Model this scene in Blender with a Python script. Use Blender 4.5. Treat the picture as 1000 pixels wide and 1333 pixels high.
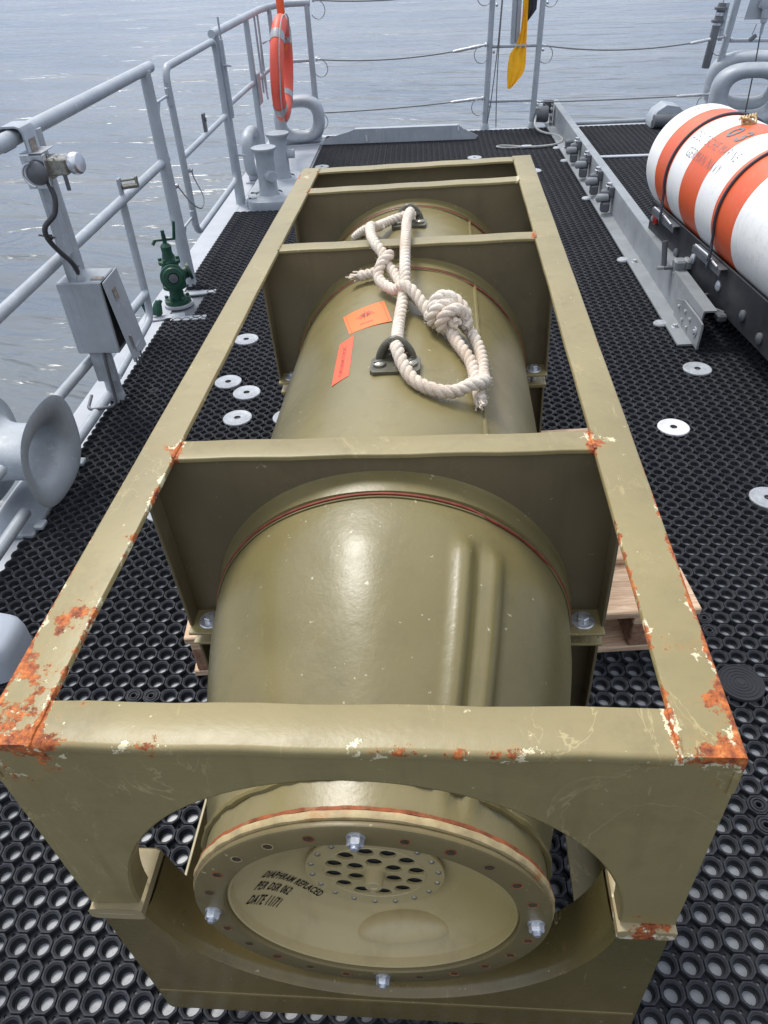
import bpy, math, random
from math import sin, cos, pi, radians as RAD, sqrt
from mathutils import Vector, Matrix, Euler
random.seed(7)
for o in list(bpy.data.objects): bpy.data.objects.remove(o)
scene = bpy.context.scene
COL = scene.collection

# ------------------------------------------------------------------ camera
CAMZ = 1.4203
FPX = 940.91            # focal length in pixels of the 1000 px wide picture
cam_d = bpy.data.cameras.new('camera'); cam = bpy.data.objects.new('camera', cam_d); COL.objects.link(cam)
cam_d.sensor_fit = 'HORIZONTAL'; cam_d.sensor_width = 36.0; cam_d.lens = 36.0*FPX/1000.0
cam_d.clip_start = 0.02; cam_d.clip_end = 2000
cam.matrix_world = (Matrix.Translation((0, 0, CAMZ)) @ Matrix.Rotation(0.0762, 4, 'Z') @
                    Matrix.Rotation(0.8904, 4, 'X') @ Matrix.Rotation(-0.0555, 4, 'Z'))
scene.camera = cam
cam_d.dof.use_dof = False

# ------------------------------------------------------------------ world, sun, exposure
w = bpy.data.worlds.new('World'); scene.world = w; w.use_nodes = True
SUN_EL, SUN_AZ = RAD(58), RAD(-35)      # azimuth from +Y towards +X
def wn(t, **k):
    n = w.node_tree.nodes.new(t)
    for a, b in k.items(): setattr(n, a, b)
    return n
w.node_tree.nodes.clear()
wl = w.node_tree.links
sky = wn('ShaderNodeTexSky'); sky.sky_type = 'NISHITA'; sky.sun_disc = False
sky.sun_elevation = SUN_EL; sky.sun_rotation = SUN_AZ; sky.air_density = 1.2; sky.dust_density = 3.0
hs = wn('ShaderNodeHueSaturation'); hs.inputs['Saturation'].default_value = 0.35
wl.new(sky.outputs[0], hs.inputs['Color'])
tc = wn('ShaderNodeTexCoord'); nz = wn('ShaderNodeTexNoise'); nz.inputs['Scale'].default_value = 2.9
nz.inputs['Detail'].default_value = 5
mp = wn('ShaderNodeMapping'); mp.inputs['Scale'].default_value = (1, 1, 2.2); mp.inputs['Location'].default_value = (3.1, 1.7, .4)
wl.new(tc.outputs['Generated'], mp.inputs[0]); wl.new(mp.outputs[0], nz.inputs['Vector'])
cr = wn('ShaderNodeValToRGB'); cr.color_ramp.elements[0].position = .42; cr.color_ramp.elements[0].color = (4.6, 5.4, 7.0, 1)
cr.color_ramp.elements[1].position = .60; cr.color_ramp.elements[1].color = (11.4, 11.5, 11.8, 1)
wl.new(nz.outputs[0], cr.inputs[0])
dt = wn('ShaderNodeVectorMath', operation='DOT_PRODUCT'); nrm = wn('ShaderNodeVectorMath', operation='NORMALIZE')
wl.new(tc.outputs['Generated'], nrm.inputs[0]); wl.new(nrm.outputs[0], dt.inputs[0])
dt.inputs[1].default_value = (sin(SUN_AZ)*cos(SUN_EL), cos(SUN_AZ)*cos(SUN_EL), sin(SUN_EL))
g1 = wn('ShaderNodeMapRange'); g1.interpolation_type = 'SMOOTHSTEP'
g1.inputs[1].default_value = -.35; g1.inputs[2].default_value = 1.0; g1.inputs[3].default_value = .90; g1.inputs[4].default_value = 1.10
wl.new(dt.outputs['Value'], g1.inputs[0])
vm = wn('ShaderNodeVectorMath', operation='SCALE'); wl.new(cr.outputs[0], vm.inputs[0]); wl.new(g1.outputs[0], vm.inputs['Scale'])
mx = wn('ShaderNodeMix', data_type='RGBA'); mx.inputs[0].default_value = .86
wl.new(hs.outputs[0], mx.inputs[6]); wl.new(vm.outputs[0], mx.inputs[7])
sz = wn('ShaderNodeSeparateXYZ'); wl.new(nrm.outputs[0], sz.inputs[0])
hz_ = wn('ShaderNodeValToRGB'); hz_.color_ramp.elements[0].position = .05; hz_.color_ramp.elements[0].color = (.60, .70, .86, 1)
hz_.color_ramp.elements[1].position = .62; hz_.color_ramp.elements[1].color = (1, 1, 1, 1); wl.new(sz.outputs[2], hz_.inputs[0])
mh = wn('ShaderNodeMix', data_type='RGBA', blend_type='MULTIPLY'); mh.inputs[0].default_value = 1
wl.new(mx.outputs[2], mh.inputs[6]); wl.new(hz_.outputs[0], mh.inputs[7])
bg = wn('ShaderNodeBackground'); bg.inputs['Strength'].default_value = 0.10
wl.new(mh.outputs[2], bg.inputs['Color'])
wo = wn('ShaderNodeOutputWorld'); wl.new(bg.outputs[0], wo.inputs['Surface'])

sd = bpy.data.lights.new('sun', 'SUN'); sd.energy = 2.3; sd.angle = RAD(18); sd.color = (1, .965, .91)
sun = bpy.data.objects.new('sun', sd); COL.objects.link(sun)
sdir = Vector((sin(SUN_AZ)*cos(SUN_EL), cos(SUN_AZ)*cos(SUN_EL), sin(SUN_EL)))
sun.rotation_euler = sdir.to_track_quat('Z', 'Y').to_euler()
sun.location = sdir*30

vs = scene.view_settings
vs.view_transform = 'Standard'; vs.look = 'None'; vs.gamma = 1; vs.use_curve_mapping = False
vs.exposure = 0.53

# ------------------------------------------------------------------ material helpers
class NT:
    def __init__(s, name):
        s.m = bpy.data.materials.new(name); s.m.use_nodes = True
        s.t = s.m.node_tree; s.t.nodes.clear()
        s.out = s.t.nodes.new('ShaderNodeOutputMaterial')
        s.b = s.t.nodes.new('ShaderNodeBsdfPrincipled'); s.t.links.new(s.b.outputs[0], s.out.inputs[0])
        s.tc = s.t.nodes.new('ShaderNodeTexCoord')
        s._oi = None
    def set(s, k, v):
        if hasattr(v, 'is_linked') or isinstance(v, bpy.types.NodeSocket): s.t.links.new(v, s.b.inputs[k])
        else: s.b.inputs[k].default_value = v if not isinstance(v, tuple) else (*v, 1)
    def link(s, a, b): s.t.links.new(a, b)
    def obj(s): return s.tc.outputs['Object']
    def world(s):
        g = s.t.nodes.new('ShaderNodeNewGeometry'); return g.outputs['Position']
    def normal(s):
        g = s.t.nodes.new('ShaderNodeNewGeometry'); return g.outputs['Normal']
    def mapping(s, vec, scale=(1, 1, 1), rot=(0, 0, 0), loc=(0, 0, 0)):
        n = s.t.nodes.new('ShaderNodeMapping'); n.inputs['Scale'].default_value = scale
        n.inputs['Rotation'].default_value = rot; n.inputs['Location'].default_value = loc
        s.link(vec, n.inputs[0]); return n.outputs[0]
    def noise(s, scale, detail=4, rough=.55, vec=None, dist=0):
        n = s.t.nodes.new('ShaderNodeTexNoise'); n.inputs['Scale'].default_value = scale
        n.inputs['Detail'].default_value = detail; n.inputs['Roughness'].default_value = rough
        n.inputs['Distortion'].default_value = dist
        s.link(vec if vec else s.obj(), n.inputs['Vector']); return n.outputs[0]
    def voronoi(s, scale, vec=None, feature='F1'):
        n = s.t.nodes.new('ShaderNodeTexVoronoi'); n.inputs['Scale'].default_value = scale; n.feature = feature
        s.link(vec if vec else s.obj(), n.inputs['Vector']); return n.outputs[0]
    def math(s, op, a, b=0.0, c=None, clamp=False):
        n = s.t.nodes.new('ShaderNodeMath'); n.operation = op; n.use_clamp = clamp
        for i, v in enumerate((a, b) if c is None else (a, b, c)):
            if isinstance(v, (int, float)): n.inputs[i].default_value = v
            else: s.link(v, n.inputs[i])
        return n.outputs[0]
    def vmath(s, op, a, b=(0, 0, 0)):
        n = s.t.nodes.new('ShaderNodeVectorMath'); n.operation = op
        for i, v in enumerate((a, b)):
            if isinstance(v, tuple): n.inputs[i].default_value = v
            else: s.link(v, n.inputs[i])
        return n.outputs['Value'] if op in ('DISTANCE', 'LENGTH', 'DOT_PRODUCT') else n.outputs[0]
    def sep(s, v):
        n = s.t.nodes.new('ShaderNodeSeparateXYZ'); s.link(v, n.inputs[0]); return n.outputs
    def ramp(s, f, stops, interp='LINEAR'):
        n = s.t.nodes.new('ShaderNodeValToRGB'); e = n.color_ramp.elements; n.color_ramp.interpolation = interp
        while len(e) < len(stops): e.new(.5)
        for i, (p, c) in enumerate(stops):
            e[i].position = p; e[i].color = (*c, 1) if isinstance(c, tuple) else (c, c, c, 1)
        s.link(f, n.inputs[0]); return n.outputs[0]
    def mix(s, f, a, b, blend='MIX'):
        n = s.t.nodes.new('ShaderNodeMix'); n.data_type = 'RGBA'; n.blend_type = blend
        if isinstance(f, (int, float)): n.inputs[0].default_value = f
        else: s.link(f, n.inputs[0])
        for i, v in ((6, a), (7, b)):
            if isinstance(v, tuple): n.inputs[i].default_value = (*v, 1)
            else: s.link(v, n.inputs[i])
        return n.outputs[2]
    def bump(s, h, strength=.3, dist=.002, prev=None):
        n = s.t.nodes.new('ShaderNodeBump'); n.inputs['Strength'].default_value = strength
        n.inputs['Distance'].default_value = dist; s.link(h, n.inputs['Height'])
        if prev is not None: s.link(prev, n.inputs['Normal'])
        return n.outputs[0]
    def smooth(s, v, lo, hi):
        n = s.t.nodes.new('ShaderNodeMapRange'); n.interpolation_type = 'SMOOTHSTEP'
        n.inputs[1].default_value = lo; n.inputs[2].default_value = hi
        s.link(v, n.inputs[0]); return n.outputs[0]

def simple(name, color, rough=.5, metal=0, var=.12, scale=30, bump=.15, spec=.5, dirt=None, bdist=.001):
    m = NT(name); n = m.noise(scale, 5, .6)
    lo = tuple(c*(1-var) for c in color); hi = tuple(min(1, c*(1+var)) for c in color)
    col = m.ramp(n, [(.3, lo), (.7, hi)])
    if dirt:
        n2 = m.noise(scale*.35, 8, .7)
        col = m.mix(m.smooth(n2, .52, .72), col, dirt)
    m.set('Base Color', col); m.set('Metallic', metal); m.set('Specular IOR Level', spec)
    m.set('Roughness', m.ramp(m.noise(scale*1.7, 3), [(.3, rough*.85), (.7, min(1, rough*1.15))]))
    if bump: m.set('Normal', m.bump(m.noise(scale*4, 4), bump, bdist))
    return m.m

M = {}
def ship_grey(name, col, rough=.42):
    m = NT(name); p = m.world()
    lo = tuple(q*.86 for q in col); hi = tuple(min(1, q*1.12) for q in col)
    c = m.ramp(m.noise(7, 5, .65, p), [(.3, lo), (.7, hi)])
    st_ = m.noise(1, 5, .7, m.mapping(p, (45, 45, 5)))
    c = m.mix(m.math('MULTIPLY', m.smooth(st_, .54, .70), .35), c, tuple(q*.6 for q in col))
    c = m.mix(m.math('MULTIPLY', m.smooth(m.noise(28, 9, .78, p), .60, .64), .55), c, tuple(min(1, q*1.55) for q in col))
    rs = m.smooth(m.noise(16, 9, .8, m.mapping(p, loc=(3, 3, 1))), .665, .69)
    c = m.mix(m.math('MULTIPLY', rs, .75), c, (.17, .085, .045))
    m.set('Base Color', c); m.set('Roughness', m.ramp(m.noise(40, 4, .6, p), [(.3, rough*.8), (.7, rough*1.25)]))
    h = m.math('ADD', m.noise(55, 5, .6, p), m.math('MULTIPLY', m.noise(14, 3, .5, p), 1.5))
    m.set('Normal', m.bump(h, .4, .0016)); return m.m
M['grey'] = ship_grey('grey_ship_paint', (.335, .365, .395))
M['grey_light'] = simple('pale_deck_paint', (.37, .39, .42), .5, var=.10, scale=7, bump=.3, dirt=(.34, .35, .36))
M['grey_dark'] = simple('dark_grey_paint', (.10, .105, .115), .4, var=.15, scale=14)
M['beam_grey'] = simple('rail_beam_paint', (.22, .235, .245), .42, var=.12, scale=12, bump=.2, dirt=(.17, .18, .185))
M['steel'] = simple('stainless_steel', (.58, .585, .60), .32, metal=1, var=.15, scale=60)
M['galv'] = simple('galvanised_steel', (.50, .51, .53), .48, metal=.8, var=.25, scale=120, bump=.3)
M['bolt'] = simple('zinc_bolt', (.60, .62, .66), .42, metal=.75, var=.3, scale=140, bump=.4, dirt=(.30, .27, .22))
M['rusty_bolt'] = simple('dull_bolt_head', (.40, .36, .29), .55, metal=.4, var=.3, scale=160, bump=.4, dirt=(.25, .14, .07))
M['black'] = simple('black_plastic', (.022, .023, .026), .45, var=.2, scale=30)
M['dark'] = simple('dark_interior', (.012, .013, .014), .7, var=.2)
M['cradle'] = simple('cradle_black_paint', (.020, .021, .024), .5, var=.3, scale=14, dirt=(.04, .04, .04))
M['wire'] = simple('grey_wire_rope', (.20, .205, .21), .5, metal=.3, var=.3, scale=300)
M['cable'] = simple('black_cable', (.035, .036, .04), .5, var=.2)
M['cable_grey'] = simple('grey_sling', (.34, .345, .33), .6, var=.2, scale=60)
M['strap'] = simple('dark_blue_grey_strap', (.055, .062, .082), .6, var=.2, scale=200)
M['green'] = simple('green_valve_paint', (.007, .058, .032), .5, var=.35, scale=40, bump=.3, dirt=(.035, .06, .04))
M['orange_ring'] = simple('lifebuoy_orange', (.78, .105, .06), .55, var=.08, scale=12, dirt=(.68, .16, .11))
M['orange_pole'] = simple('orange_pole', (.72, .12, .03), .5, var=.1)
M['reflect'] = simple('reflective_tape', (.36, .37, .38), .35, var=.1, scale=60)
M['white'] = simple('white_paint', (.60, .61, .62), .45, var=.06, scale=30, dirt=(.5, .5, .5))
M['disc'] = simple('pale_grey_socket', (.34, .36, .385), .45, var=.22, scale=35, bump=.5, dirt=(.20, .19, .18))
M['flag_gold'] = simple('golden_flag_cloth', (.92, .46, .010), .75, var=.08, scale=20)
M['flag_red'] = simple('dark_flag_cloth', (.03, .03, .035), .75, var=.2, scale=20)
M['gasket'] = simple('red_brown_gasket', (.22, .042, .022), .6, var=.35, scale=60)
M['ring_rust'] = simple('rusty_joint_ring', (.27, .075, .025), .8, var=.5, scale=50, bump=.6, dirt=(.36, .27, .13))
M['joint_cream'] = simple('cream_joint_ring', (.37, .29, .15), .6, var=.3, scale=45, bump=.5, dirt=(.42, .15, .035))
M['hole_rust'] = simple('rust_ringed_hole', (.30, .11, .035), .85, var=.5, scale=300, bump=.6, dirt=(.20, .16, .07))
M['hole_dark'] = simple('rusty_hole_shade', (.055, .040, .020), .7, var=.5, scale=300, dirt=(.16, .06, .02))  # dark colour stands in for shade inside the holes, flecked with rust
M['ink'] = simple('black_stencil_ink', (.012, .012, .010), .6, var=.1)
M['ink_grey'] = simple('faded_grey_ink', (.16, .165, .17), .6, var=.35, scale=120)
M['pad'] = simple('pad_eye_olive', (.085, .078, .052), .40, var=.3, scale=60, bump=.3)
M['screw'] = simple('screw_head', (.30, .285, .24), .32, metal=.7, var=.3, scale=150, bump=.3)
M['hull'] = simple('hull_grey_paint', (.25, .27, .29), .5, var=.1, scale=3)
M['shackle'] = simple('brassy_rusted_shackle', (.50, .38, .20), .45, metal=.5, var=.4, scale=120, dirt=(.5, .16, .04))
M['red_knob'] = simple('red_knob', (.45, .03, .02), .4, var=.2)
M['cover'] = simple('pale_blue_grey_cover', (.42, .46, .52), .6, var=.05, scale=8)
M['plate_patch'] = simple('brown_worn_label', (.22, .19, .16), .6, var=.5, scale=90, dirt=(.38, .38, .36))

# rubber of the mats
m = NT('black_rubber')
wp = m.world()
n1 = m.noise(3.1, 4, .6, wp); n2 = m.noise(160, 3, .6, wp); n3 = m.noise(24, 5, .7, wp)
c = m.ramp(n1, [(.3, (.019, .0205, .025)), (.7, (.030, .032, .037))])
c = m.mix(m.smooth(n3, .60, .78), c, (.042, .044, .047))
m.set('Base Color', c); m.set('Roughness', m.ramp(n2, [(.3, .62), (.7, .82)])); m.set('Specular IOR Level', .30)
m.set('Normal', m.bump(n2, .25, .0006)); M['rubber'] = m.m

# deck plate beneath the mats: pale grey paint with small dirt crumbs
m = NT('deck_plate_paint'); wp = m.world()
c = m.ramp(m.noise(6, 5, .6, wp), [(.3, (.155, .165, .185)), (.7, (.225, .24, .26))])
c = m.mix(m.smooth(m.noise(190, 3, .7, wp), .64, .70), c, (.05, .045, .04))
c = m.mix(m.smooth(m.noise(17, 6, .7, wp), .60, .80), c, (.25, .24, .23))
m.set('Base Color', c); m.set('Roughness', .38); m.set('Normal', m.bump(m.noise(90, 4, .6, wp), .3, .001)); M['deck'] = m.m

# water
m = NT('harbour_water'); wp = m.world()
v = m.mapping(wp, (1, 1, 1), (0, 0, RAD(12)))
v1 = m.mapping(v, (.42, 1.1, 1)); v2 = m.mapping(v, (1.1, 3.0, 1)); v3 = m.mapping(v, (4, 9, 1)); v4 = m.mapping(v, (.10, .30, 1))
h1 = m.noise(1.0, 3, .5, v1, .6); h2 = m.noise(1.0, 4, .55, v2, .5); h3 = m.noise(1.0, 3, .5, v3, .3); h4 = m.noise(1.0, 2, .5, v4)
hh = m.math('ADD', m.math('MULTIPLY', h1, 1.15), m.math('MULTIPLY', h2, .16))
hh = m.math('ADD', hh, m.math('MULTIPLY', h3, .012))
hh = m.math('MULTIPLY', hh, m.math('ADD', .45, m.math('MULTIPLY', h4, 1.1)))
c = m.ramp(h4, [(.3, (.10, .118, .135)), (.7, (.165, .175, .178))])
m.set('Base Color', c); m.set('Roughness', .22); m.set('IOR', 1.333); m.set('Specular IOR Level', .5)
m.set('Normal', m.bump(hh, 1.0, .27)); M['water'] = m.m

# olive paint with chips and rust; wear points are in the frame's own space
def olive(name, base, rough, points, edges=True, top_extra=0.0, chips=(.60, .53, .34), scratch=.5, vari=.12, greenish=None):
    m = NT(name); p = m.obj(); xyz = m.sep(p)
    W = None
    for (x, y, z, r, a) in points:
        d = m.vmath('DISTANCE', p, (x, y, z))
        f = m.math('MULTIPLY', m.math('SUBTRACT', 1.0, m.math('DIVIDE', d, r), clamp=True), a*.90)
        W = f if W is None else m.math('MAXIMUM', W, f)
    if W is None: W = m.math('MULTIPLY', xyz[0], 0.0)
    if edges:
        ax = m.math('ABSOLUTE', xyz[0])
        e1 = m.math('ABSOLUTE', m.math('SUBTRACT', ax, .345)); e2 = m.math('ABSOLUTE', m.math('SUBTRACT', ax, .289))
        e = m.math('MINIMUM', e1, e2)
        near = m.math('SUBTRACT', 1.0, m.math('MULTIPLY', xyz[1], .55), clamp=True)
        et = m.math('MULTIPLY', m.math('SUBTRACT', 1.0, m.math('DIVIDE', e, .0075), clamp=True), m.math('ADD', .30, m.math('MULTIPLY', near, .32)))
        ztop = m.math('SUBTRACT', 1.0, m.math('MULTIPLY', m.math('ABSOLUTE', xyz[2]), 40), clamp=True)
        et = m.math('MULTIPLY', et, ztop)
        fy = m.math('SUBTRACT', 1.0, m.math('DIVIDE', m.math('ABSOLUTE', xyz[1]), .014), clamp=True)
        et2 = m.math('MULTIPLY', m.math('MULTIPLY', fy, .32), ztop)
        W = m.math('ADD', W, m.math('MAXIMUM', et, et2))
    n1 = m.noise(27, 10, .74); n2 = m.noise(26, 10, .72, m.mapping(p, loc=(4, 2, 7)))
    nb = m.noise(3.2, 4, .55)
    rust = m.smooth(m.math('ADD', W, m.math('MULTIPLY', m.math('SUBTRACT', n1, .5), 2.9)), .66, .74)
    chip = m.smooth(m.math('ADD', m.math('MULTIPLY', W, .74), m.math('MULTIPLY', m.math('SUBTRACT', n2, .5), 2.9)), .60, .625)
    stain = m.smooth(m.math('ADD', W, m.math('MULTIPLY', m.math('SUBTRACT', n1, .5), 2.9)), .40, .74)
    lo = tuple(q*(1-vari) for q in base); hi = tuple(q*(1+vari) for q in base)
    col = m.ramp(nb, [(.32, lo), (.68, hi)])
    if greenish: col = m.mix(m.smooth(m.noise(2.3, 3, .5, m.mapping(p, loc=(1, 8, 3))), .42, .68), col, greenish)
    runs = m.smooth(m.noise(1, 4, .6, m.mapping(p, (26, 26, 2.2))), .52, .74)
    col = m.mix(m.math('MULTIPLY', runs, .30), col, tuple(q*.62 for q in base))
    # thin long scratches
    sv = m.mapping(p, (150, 9, 13), (RAD(8), RAD(24), RAD(11)))
    sc = m.math('MULTIPLY', m.smooth(m.noise(1, 4, .65, sv, .35), .675, .70), scratch*.6)
    col = m.mix(sc, col, tuple(min(1, q*1.75+.03) for q in base))
    hl = m.noise(4.5, 6, .62, m.mapping(p, (1.6, 1.0, .8), (.5, .3, .9)), .8)
    ridge = m.math('SUBTRACT', 1.0, m.math('DIVIDE', m.math('ABSOLUTE', m.math('SUBTRACT', hl, .5)), .0055), clamp=True)
    hmask = m.smooth(m.noise(4.5, 3, .6, m.mapping(p, loc=(9, 1, 4))), .46, .60)
    col = m.mix(m.math('MULTIPLY', m.math('MULTIPLY', ridge, hmask), .85*scratch), col, tuple(min(1, q*1.9+.05) for q in base))
    grime = m.smooth(m.noise(6, 7, .7, m.mapping(p, loc=(2, 5, 5))), .50, .76)
    col = m.mix(m.math('MULTIPLY', grime, .50), col, tuple(q*.50 for q in base))
    sp = m.smooth(m.noise(75, 3, .6), .70, .73)
    col = m.mix(m.math('MULTIPLY', sp, .65), col, chips)
    col = m.mix(m.math('MULTIPLY', stain, .45), col, (.34, .20, .07))
    col = m.mix(chip, col, chips)
    rc = m.ramp(m.noise(70, 7, .75), [(.34, (.075, .022, .012)), (.44, (.23, .055, .016)), (.57, (.48, .135, .028)), (.70, (.64, .32, .11))])
    col = m.mix(rust, col, rc)
    m.set('Base Color', col)
    rr = m.math('ADD', rough-.08, m.math('MULTIPLY', n1, .20)); rr = m.math('ADD', rr, m.math('MULTIPLY', grime, .12)); rr = m.math('ADD', rr, m.math('MULTIPLY', rust, .35), clamp=True)
    m.set('Roughness', rr)
    hgt = m.math('SUBTRACT', m.math('MULTIPLY', m.noise(7, 3), 1.2), m.math('MULTIPLY', chip, .55))
    hgt = m.math('ADD', hgt, m.math('MULTIPLY', m.noise(140, 4, .6), .22))
    hgt = m.math('ADD', hgt, m.math('MULTIPLY', rust, m.math('MULTIPLY', m.noise(90, 5, .7), .6)))
    hgt = m.math('ADD', hgt, m.math('MULTIPLY', m.noise(34, 4, .6), .55))
    m.set('Normal', m.bump(hgt, .60, .0016))
    return m.m
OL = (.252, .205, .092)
FP = [(-.345, .01, 0, .14, .98), (-.345, .09, 0, .10, .90), (-.32, .15, 0, .10, .66), (-.345, .20, 0, .05, .5), (.349, .01, 0, .065, 1.15), (.349, .06, 0, .045, 1.15), (.348, .11, 0, .04, .9), (.347, .17, 0, .035, .8),
      (.31, .0, 0, .06, .45), (.30, .20, 0, .10, .40), (.315, .26, 0, .07, .35), (.30, .475, 0, .05, .70), (-.30, .475, 0, .055, .80), (-.295, .36, 0, .06, .48), (-.30, .29, 0, .05, .5),
      (-.33, 1.93, 0, .12, .6), (.295, 1.30, 0, .045, .7), (.295, 1.76, 0, .045, .6), (-.295, 1.76, 0, .045, .6), (.10, 0, 0, .05, .48), (.15, .002, 0, .04, .46), (-.19, 0, 0, .06, .48), (-.265, .015, 0, .03, .52), (-.17, .02, 0, .02, .42), (.04, 0, 0, .05, .40),
      (.325, 0, -.04, .06, .50), (.31, 0, -.355, .06, .75), (-.31, 0, -.355, .05, .45), (-.29, 0, -.02, .06, .45), (-.22, 0, -.035, .03, .5),
      (.345, .25, 0, .05, .55), (.345, .34, 0, .04, .45), (.29, .28, 0, .04, .5), (.29, .14, 0, .05, .55), (.29, .04, 0, .05, .62), (-.29, .05, 0, .04, .55), (-.32, .10, 0, .07, .45)]
M['frame'] = olive('olive_frame_paint', OL, .40, FP)
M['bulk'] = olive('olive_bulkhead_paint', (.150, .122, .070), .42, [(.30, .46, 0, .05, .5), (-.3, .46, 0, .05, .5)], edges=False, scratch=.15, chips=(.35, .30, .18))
M['shell'] = olive('olive_canister_paint', (.205, .170, .074), .33, [(0, .40, -.06, .10, .42), (-.12, .40, -.09, .09, .38), (.14, .39, -.10, .09, .40), (-.2, .38, -.15, .08, .35), (.10, .33, -.07, .06, .40), (.07, .28, -.08, .03, .4)], edges=False, scratch=.12, chips=(.50, .47, .34), greenish=(.150, .125, .046), vari=.10)
M['cap'] = olive('olive_cap_paint', (.44, .355, .185), .33, [], edges=False, scratch=.1, chips=(.42, .36, .2), greenish=(.34, .27, .10), vari=.06)
M['rim'] = olive('olive_rim_paint', (.165, .130, .058), .38, [(0, 0, -.14, .10, .35), (.19, 0, -.36, .1, .3)], edges=False, scratch=.2, chips=(.45, .38, .2))
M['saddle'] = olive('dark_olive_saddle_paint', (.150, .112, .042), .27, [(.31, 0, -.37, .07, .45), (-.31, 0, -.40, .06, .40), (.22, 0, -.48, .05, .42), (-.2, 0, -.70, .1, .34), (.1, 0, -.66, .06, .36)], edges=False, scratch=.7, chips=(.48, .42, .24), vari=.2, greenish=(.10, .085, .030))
M['tab'] = olive('worn_weld_tab', (.33, .27, .15), .5, [(.31, 0, -.355, .08, 1.0)], edges=False, chips=(.62, .56, .42))

# rope
m = NT('cream_rope'); n = m.noise(420, 3, .6); n2 = m.noise(13, 4, .6)
c = m.ramp(n2, [(.35, (.84, .765, .66)), (.72, (.66, .52, .40))]); c = m.mix(m.ramp(n, [(.35, .55), (.58, 0.0)]), c, (.40, .33, .26))
m.set('Base Color', c); m.set('Roughness', .85); m.set('Normal', m.bump(m.noise(520, 4, .7), .9, .0016)); m.set('Specular IOR Level', .15); M['rope'] = m.m

# wood
m = NT('pallet_wood'); v = m.mapping(m.obj(), (2.5, 30, 30))
n = m.noise(3.0, 6, .65, v, 1.2)
c = m.ramp(n, [(.28, (.32, .19, .11)), (.5, (.56, .385, .25)), (.72, (.74, .56, .40))])
c = m.mix(m.smooth(m.noise(5, 5, .7), .58, .75), c, (.26, .18, .14))
m.set('Base Color', c); m.set('Roughness', .8); m.set('Normal', m.bump(n, .6, .002)); M['wood'] = m.m
m = NT('pressed_wood_block'); n = m.noise(60, 6, .75)
c = m.ramp(n, [(.3, (.12, .06, .035)), (.55, (.30, .165, .10)), (.75, (.48, .30, .2))])
m.set('Base Color', c); m.set('Roughness', .9); m.set('Normal', m.bump(n, .9, .003)); M['block'] = m.m

# buoy paints (flat paint on their own bands of the body)
def buoy_mat(name, col, dirt):
    m = NT(name); v = m.mapping(m.obj(), (8, 2, 8))
    c = m.ramp(m.noise(4, 4), [(.3, tuple(q*.93 for q in col)), (.7, col)])
    c = m.mix(m.math('MULTIPLY', m.smooth(m.noise(5, 8, .75, v), .50, .70), .50), c, dirt)
    c = m.mix(m.math('MULTIPLY', m.smooth(m.noise(60, 4, .7), .68, .72), .5), c, (.2, .2, .2))
    hl = m.noise(7, 6, .65, m.mapping(m.obj(), (2.2, 2.2, .8), (.3, .2, 0)), .6)
    rg = m.math('SUBTRACT', 1.0, m.math('DIVIDE', m.math('ABSOLUTE', m.math('SUBTRACT', hl, .5)), .005), clamp=True)
    c = m.mix(m.math('MULTIPLY', m.math('MULTIPLY', rg, m.smooth(m.noise(5, 3), .5, .6)), .55), c, (.16, .16, .16))
    m.set('Base Color', c); m.set('Roughness', m.ramp(m.noise(9, 5, .7), [(.3, .32), (.7, .5)])); m.set('Normal', m.bump(m.noise(30, 4), .12, .001))
    return m.m
M['b_white'] = buoy_mat('white_float_paint', (.86, .86, .84), (.58, .58, .55))
M['b_orange'] = buoy_mat('orange_float_band', (.72, .115, .035), (.58, .20, .12))
M['stick_o'] = simple('orange_sticker', (.88, .17, .03), .45, var=.04, scale=20)
M['stick_r'] = simple('red_orange_sticker', (.86, .10, .03), .45, var=.04, scale=20)
M['stick_ink'] = simple('sticker_print', (.18, .05, .05), .5, var=.2)

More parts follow.
